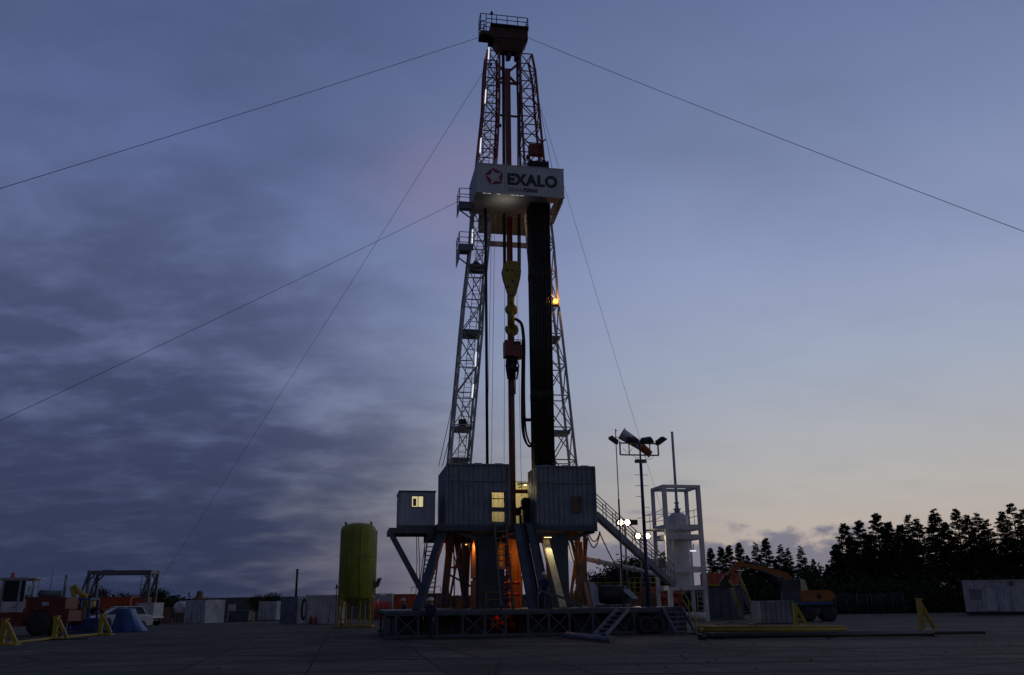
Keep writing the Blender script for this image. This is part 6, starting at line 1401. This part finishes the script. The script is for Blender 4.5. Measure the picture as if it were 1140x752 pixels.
# things between containers
c = gnd(265, 692.5); m = MB(); m.box((c.x - 1.0, c.y, .1), (c.x + 1.0, c.y + 1.2, .95)); m.box((c.x - 1.05, c.y - .05, .95), (c.x + 1.05, c.y + 1.25, 1.03)); m.box((c.x - .8, c.y + .1, 0), (c.x - .6, c.y + 1.1, .1)); m.box((c.x + .6, c.y + .1, 0), (c.x + .8, c.y + 1.1, .1)); tag(m.build('steel_chest', 'navy', None, base=c), 'blue steel chest on the yard between the two white containers', 'chest')
c = gnd(275, 692); m = MB()
for k in range(5): m.box((c.x - .55 + .02 * k, c.y, .02 + .17 * k), (c.x + .5, c.y + 1.0, .02 + .17 * k + .14))
tag(m.build('pallet_stack', 'brown', None, base=c), 'stack of dark timber pallets between the two white containers', 'pallet stack')
c = gnd(256.5, 691); m = MB(); m.box((c.x - .35, c.y, 0), (c.x + .35, c.y + .25, 1.62)); m.box((c.x - .5, c.y - .1, 0), (c.x + .5, c.y + .35, .08)); tag(m.build('concrete_post', 'dirtywhite', None, base=c), 'upright grey concrete slab on the yard edge left of the blue chest', 'concrete post')
# green tank
NF = Fr(gnd(397, 699), 0); Np = NF.P
ty = 1.4; ta, tbx = Np(378, 630, ty).x, Np(417.5, 630, ty).x; tr_ = (tbx - ta) / 2; tcx = (ta + tbx) / 2
z_b, z_t = Np(396, 666.5, ty).z, Np(398, 588, ty).z; z_top = Np(399, 582.5, ty).z
gt_ = thing('green_tank', 'tall yellow green silo tank on a yellow frame left of the rig', 'silo', (tcx, ty, 0), NF)
m = MB(); m.lathe([(.42, 1.45), (.46, 1.6), (tr_ * .98, z_b), (tr_, z_b + .05), (tr_, z_t - .3), (tr_ * .985, z_t - .12), (tr_ * .93, z_t + .05), (tr_ * .8, z_t + (z_top - z_t) * .5), (tr_ * .58, z_t + (z_top - z_t) * .8), (tr_ * .3, z_t + (z_top - z_t) * .95), (0, z_top)], (tcx, ty, 0), 48)
for z in (z_b + .1, (z_b + z_t) * .5 + .4): m.lathe([(tr_, z), (tr_ + .03, z + .01), (tr_ + .03, z + .07), (tr_, z + .08)], (tcx, ty, 0), 48)
m.build('shell', 'green', gt_)
m = MB(); m.tube((tcx + .45, ty - tr_ * .95, 1.2), (tcx + .45, ty - tr_ * .95, z_t), .06, n=8); m.tube((tcx - .35, ty - tr_ - .02, z_b), (tcx - .35, ty - tr_ - .02, z_t - .4), .035, n=8); m.build('fill_pipe', 'green', gt_)
for s in (-1, 1): m = MB(); m.path([(tcx + s * tr_ * .72, ty - .3, z_t + .2), (tcx + s * tr_ * .72, ty - .3, z_top + .05), (tcx + s * tr_ * .72, ty + .1, z_top + .05), (tcx + s * tr_ * .72, ty + .1, z_t + .2)], .05, 6); m.build('lifting_lug', 'green', gt_)
for sx in (-1, -.45, .42, 1):
    for sy in (-1, 1): m = MB(); m.beam((tcx + sx * tr_ * .86, ty + sy * tr_ * (.45 if abs(sx) == 1 else .82), .1), (tcx + sx * tr_ * .86, ty + sy * tr_ * (.45 if abs(sx) == 1 else .82), z_b + .3), .13); m.build('leg', 'yellow', gt_)
m = MB(); m.box((tcx - tr_ - .1, ty - tr_ * .95, .02), (tcx + tr_ + .1, ty - tr_ * .75, .12)); m.box((tcx - tr_ - .1, ty + tr_ * .75, .02), (tcx + tr_ + .1, ty + tr_ * .95, .12)); m.box((tcx - tr_, ty - tr_ * .74, .02), (tcx - tr_ + .2, ty + tr_ * .74, .12)); m.box((tcx + tr_ - .2, ty - tr_ * .74, .02), (tcx + tr_, ty + tr_ * .74, .12)); m.beam((tcx - tr_ * .8, ty - tr_ * .84, .55), (tcx + tr_ * .8, ty - tr_ * .84, .55), .07); m.build('base_frame', 'yellow', gt_)
m = MB(); z = Np(420, 650, ty).z; m.beam((tcx + tr_ - .02, ty, z - .1), (tcx + tr_ + .3, ty, z + .3), .08); m.hexa([(tcx + tr_ + .05, ty - .2, z - .3), (tcx + tr_ + .3, ty - .2, z - .2), (tcx + tr_ + .3, ty + .2, z - .2), (tcx + tr_ + .05, ty + .2, z - .3)], [(tcx + tr_ + .22, ty - .2, z + .35), (tcx + tr_ + .5, ty - .2, z + .4), (tcx + tr_ + .5, ty + .2, z + .4), (tcx + tr_ + .22, ty + .2, z + .35)]); m.build('work_light', 'steel', gt_)
m = MB(); m.ladder((tcx + tr_ + .07, ty - .1, z_b + .2), (tcx + tr_ + .07, ty - .1, z_t - .2), .4, .35, .02, (0, 1, 0)); m.build('ladder', 'green', gt_)
q = Np(375, 653, ty + .4); m = MB(); m.tube((q.x, ty + .4, .12), (q.x, ty + .4, q.z - .1), .03, n=6); m.lathe([(.1, q.z - .1), (.1, q.z - .05), (.07, q.z - .04), (.07, q.z + .1), (.02, q.z + .13)], (q.x, ty + .4, 0), 12); m.box((q.x - .16, ty + .35, q.z - .14), (q.x + .16, ty + .45, q.z - .101)); m.build('beacon', 'redbox', gt_)
q = Np(378, 688, .2); m = MB(); m.path([(q.x, .2, 1.5), (q.x - .1, .1, 1.9), (q.x + .1, 0, 2.3), (q.x + .2, .1, 1.6), (q.x + .05, .1, .8), (q.x + .15, .2, .1)], .07, 8); m.build('hose', 'yellow', gt_)
# red and white containers behind the platform's left end
XF = Fr(gnd(455, 690), 2); Xp = XF.P
crate(XF, 437.5, 462, 661.5, 690, 4, 2.4, 'redbox', 'shipping_container', 'red container behind the first helmeted worker at the left end of the platform', 'container', .3, 'grey', base_z=0)
crate(XF, 464, 500, 660.5, 690, 6, 2.4, 'brown', 'shipping_container', 'brown container half hidden behind the raking leg of the rig', 'container', .3, 'grey', base_z=0)
crate(XF, 411, 437, 661, 690, 8, 2.4, 'dirtywhite', 'shipping_container', 'pale low container between the green tank and the red container', 'container', .35, 'grey', base_z=0)
pm = thing('mud_pump', 'bright red mud pump with a row of upright cylinders right of the green tank', 'pump', (Xp(423, 680, 0).x, .5, 0), XF)
a, b = Xp(413, 688, 0), Xp(435, 676, 0); m = MB(); m.box((a.x, 0, .05), (b.x, 1.4, 1.0)); m.build('base', 'mastred', pm)
for k in range(5): m = MB(); xx = a.x + .2 + (b.x - a.x - .4) * k / 4; m.lathe([(.14, 1.002), (.16, 1.1), (.16, 1.7), (.1, 1.8)], (xx, .4, 0), 12); m.build('cylinder', 'red', pm)
c = Xp(423, 664, 1.0); q = V((c.x, -.6, 2.0)); light('red_light', 'POINT', q, (1, .25, .08), 6, parent=pm, size=.1)
m = MB(); m.tube((q.x, -.6, 0), (q.x, -.6, 2.05), .03, n=6); m.box((q.x - .12, -.65, 2.06), (q.x + .12, -.5, 2.16)); m.build('lamp_post', 'steel', pm)
a = Xp(459, 660, 5); m = MB(); m.rail([(a.x, 4.2, a.z), (a.x + 1.6, 4.2, a.z), (a.x + 3, 4.2, a.z)], .55, .03, (1,), 1.0); tag(m.build('guard_rail', 'steel', None, base=a, frame=XF), 'short dark guard rail on the roof of the red container', 'railing')

random.seed(33); m = MB()
for _ in range(2600):                                          # crumbs of concrete, clods and chips lying about the yard
    Y = random.uniform(14, 75); X = random.uniform(-.6, .6) * Y; r_ = random.uniform(.012, .05) * (1 if random.random() < .9 else 1.8); i = len(m.v)
    if RG.I @ V((X, Y, 0)) and 0 < (RG.I @ V((X, Y, 0))).y < 13: continue
    for dx, dy, dz in ((1, 0, .2), (0, 1, .1), (-1, .1, .2), (0, -1, .15), (.1, 0, .9)): m.v.append(V((X + dx * r_ * random.uniform(.6, 1.3), Y + dy * r_ * random.uniform(.6, 1.3), dz * r_ * random.uniform(.6, 1.1))))
    for k in range(4): m.face([i + k, i + (k + 1) % 4, i + 4])
tag(m.build('rubble', 'brown', None), None, None, kind='stuff')
# ------------------------------------------------------------------ people
def person(label, pos, frame, face, lean=0.0, arms=((.10, .05), (.10, .05)), stride=.16, h=1.80, head_turn=0.0, elbows=(.25, .25)):
    """one continuous body grown with a skin modifier from a posed skeleton; helmet as a child"""
    k = h / 1.8; Vt, E_, Rr = [], [], []
    def add(p, r, par=None):
        Vt.append(V(p) * k); Rr.append(r * k); i = len(Vt) - 1
        if par is not None: E_.append((par, i))
        return i
    ls = lambda z: lean * max(0, z - .95)                      # forward lean above the hips, forward = -y
    f = lambda x, y, z: (x, y - ls(z), z - .18 * lean * max(0, z - .95))
    pel = add(f(0, 0, .96), .155); ab = add(f(0, 0, 1.12), .15, pel); ch = add(f(0, .0, 1.32), .165, ab); nk0 = add(f(0, 0, 1.46), .105, ch); nk = add(f(0, -.01, 1.53), .062, nk0)
    hd0 = add(f(0, -.03, 1.60), .088, nk); hd = add(f(0, -.03, 1.68), .100, hd0); hd1 = add(f(0, -.02, 1.76), .08, hd)
    add(f(0, -.13, 1.655), .022, hd)                           # nose
    hands = []
    for s, (fw, out), el in ((-1, arms[0], elbows[0]), (1, arms[1], elbows[1])):
        sh = add(f(s * .20, 0, 1.42), .075, ch); e = V(f(s * .20, 0, 1.42)); e2 = e + V((s * out, -fw, -.29)); ei = add(e2 , .055, sh); w2 = e2 + V((s * -.02, -el, -.24 + .5 * el)); wi = add(w2, .04, ei)
        d = (w2 - e2).normalized(); pa = add(w2 + d * .05, .036, wi)
        side = V((0, 1, 0)) if abs(d.y) < .8 else V((1, 0, 0)); side = (side - d * side.dot(d)).normalized(); inn = V((-s, 0, 0))
        for q, l_ in ((-.03, .075), (-.01, .085), (.01, .08), (.03, .065)):
            k1 = add(w2 + d * .10 + side * q, .0115, pa); k2 = add(w2 + d * (.10 + l_ * .6) + side * q + inn * .012, .010, k1); add(w2 + d * (.10 + l_ * .85) + side * q + inn * .035, .009, k2)
        t1 = add(w2 + d * .045 - side * .045 + inn * .01, .013, pa); add(w2 + d * .09 - side * .055 + inn * .02, .011, t1)
        hands.append((len(Vt)))
        lg = add((s * .10, 0, .88), .105, pel); yk = -.5 * stride * s; kn = add((s * .115, yk * .6 - .03, .50), .078, lg); an = add((s * .12, yk, .11), .055, kn); hl = add((s * .12, yk + .02, .055), .052, an); add((s * .135, yk - .17, .045), .042, hl)
    me = bpy.data.meshes.new('body'); me.from_pydata(Vt, E_, []); o = bpy.data.objects.new('tmp_body', me); COL.objects.link(o)
    o.modifiers.new('skin', 'SKIN'); me.skin_vertices.new() if not me.skin_vertices else None
    for i, sv in enumerate(me.skin_vertices[0].data): sv.radius = (Rr[i], Rr[i]); sv.use_root = (i == 0)
    su = o.modifiers.new('sub', 'SUBSURF'); su.levels = su.render_levels = 1
    bpy.context.view_layer.update()
    bm = bpy.data.meshes.new_from_object(o.evaluated_get(bpy.context.evaluated_depsgraph_get())); bpy.data.objects.remove(o)
    base = V(pos); root = thing('person', label, 'person', pos, frame); root.rotation_euler[2] += R(face)
    hz = Vt[nk].z; hp = [Vt[i] for i in range(len(Vt)) if Rr[i] < .041 * k and Vt[i].z > .4 and i > 8]
    for nm in ('cover', 'skin', 'black'): bm.materials.append(M[nm])
    for p in bm.polygons:
        c = p.center; p.use_smooth = True
        if c.z > hz - .01 * k: p.material_index = 1
        elif c.z < .12 * k: p.material_index = 2
        elif min((c - q).length for q in hp) < .035 * k: p.material_index = 1
    b = bpy.data.objects.new('body', bm); COL.objects.link(b); b.parent = root
    hc_ = Vt[hd]; top = hc_ + V((0, .0, .03 * k))
    m = MB(); m.lathe([(.135 * k, 0), (.133 * k, .03 * k), (.125 * k, .08 * k), (.095 * k, .125 * k), (.05 * k, .15 * k), (0, .155 * k)], top, 20)
    m.extr([top + V((.11 * math.cos(t), -.06 - .13 * math.sin(t), .006)) * 1 if False else top + V((.115 * k * math.cos(t), -.05 * k - .14 * k * math.sin(t), .008 * k)) for t in [math.pi * j / 10 for j in range(11)]], (0, 0, .012 * k))
    m.v = [v + base for v in m.v]; m.build('helmet', 'helmet', root)
    for s in (-1, 1):                                          # eyes and reflective cuffs stay tiny
        m = MB(); m.lathe([(0, -.012), (.011, -.006), (.011, .006), (0, .012)], base + hc_ + V((s * .036 * k, -.092 * k, .0)), 8); m.build('eye', 'black', root)
    return root
pA = P(480.5, 709, -.45)
person('person in dark blue coverall and white helmet walking in front of the trussed platform', (pA.x, -.45, .004), RG, -35, .12, ((.12, .06), (.05, .06)), .34, 1.84, elbows=(.16, .1))
pB = P(476.5, 703, 1.6)
person('person in dark coverall whose white helmet shows just behind the walking worker', (P(476, 690, 10.2).x, 10.3, .004), RG, -60, .1, stride=.2, h=1.82)
person('person in dark coverall and white helmet half hidden behind the left end of the platform', (P(451, 690, 11.5).x, 11.5, .004), RG, -90, .15, ((.2, .05), (.2, .05)), .2, 1.86)
pC = P(607, 674, .1)
person('person in dark blue coverall standing on the platform beside the pipe ramp', (pC.x, .12, DECK + .004), RG, -20, .06, ((.12, .05), (.14, .06)), .12, 1.72, elbows=(.2, .2))
a, b = P(599, 657, -.03), P(646, 672, -.03)
m = MB(); m.beam(a, b, .09, .12); m.beam(a, (a.x, -.01, DECK + .002), .07); m.beam(b, (b.x, -.01, DECK + .002), .07); tag(m.build('barrier_bar', 'steel', None, base=(b.x, 0, DECK), frame=RG), 'dark sloping barrier bar across the platform in front of the standing worker', 'barrier')

# prototypes' unused trees are removed, nothing else is hidden
for lst in (PINES, DENSE, SPRUCE, BUSH):
    for o in lst:
        if o.name not in USED:
            for c in list(o.children): bpy.data.objects.remove(c)
            bpy.data.objects.remove(o)
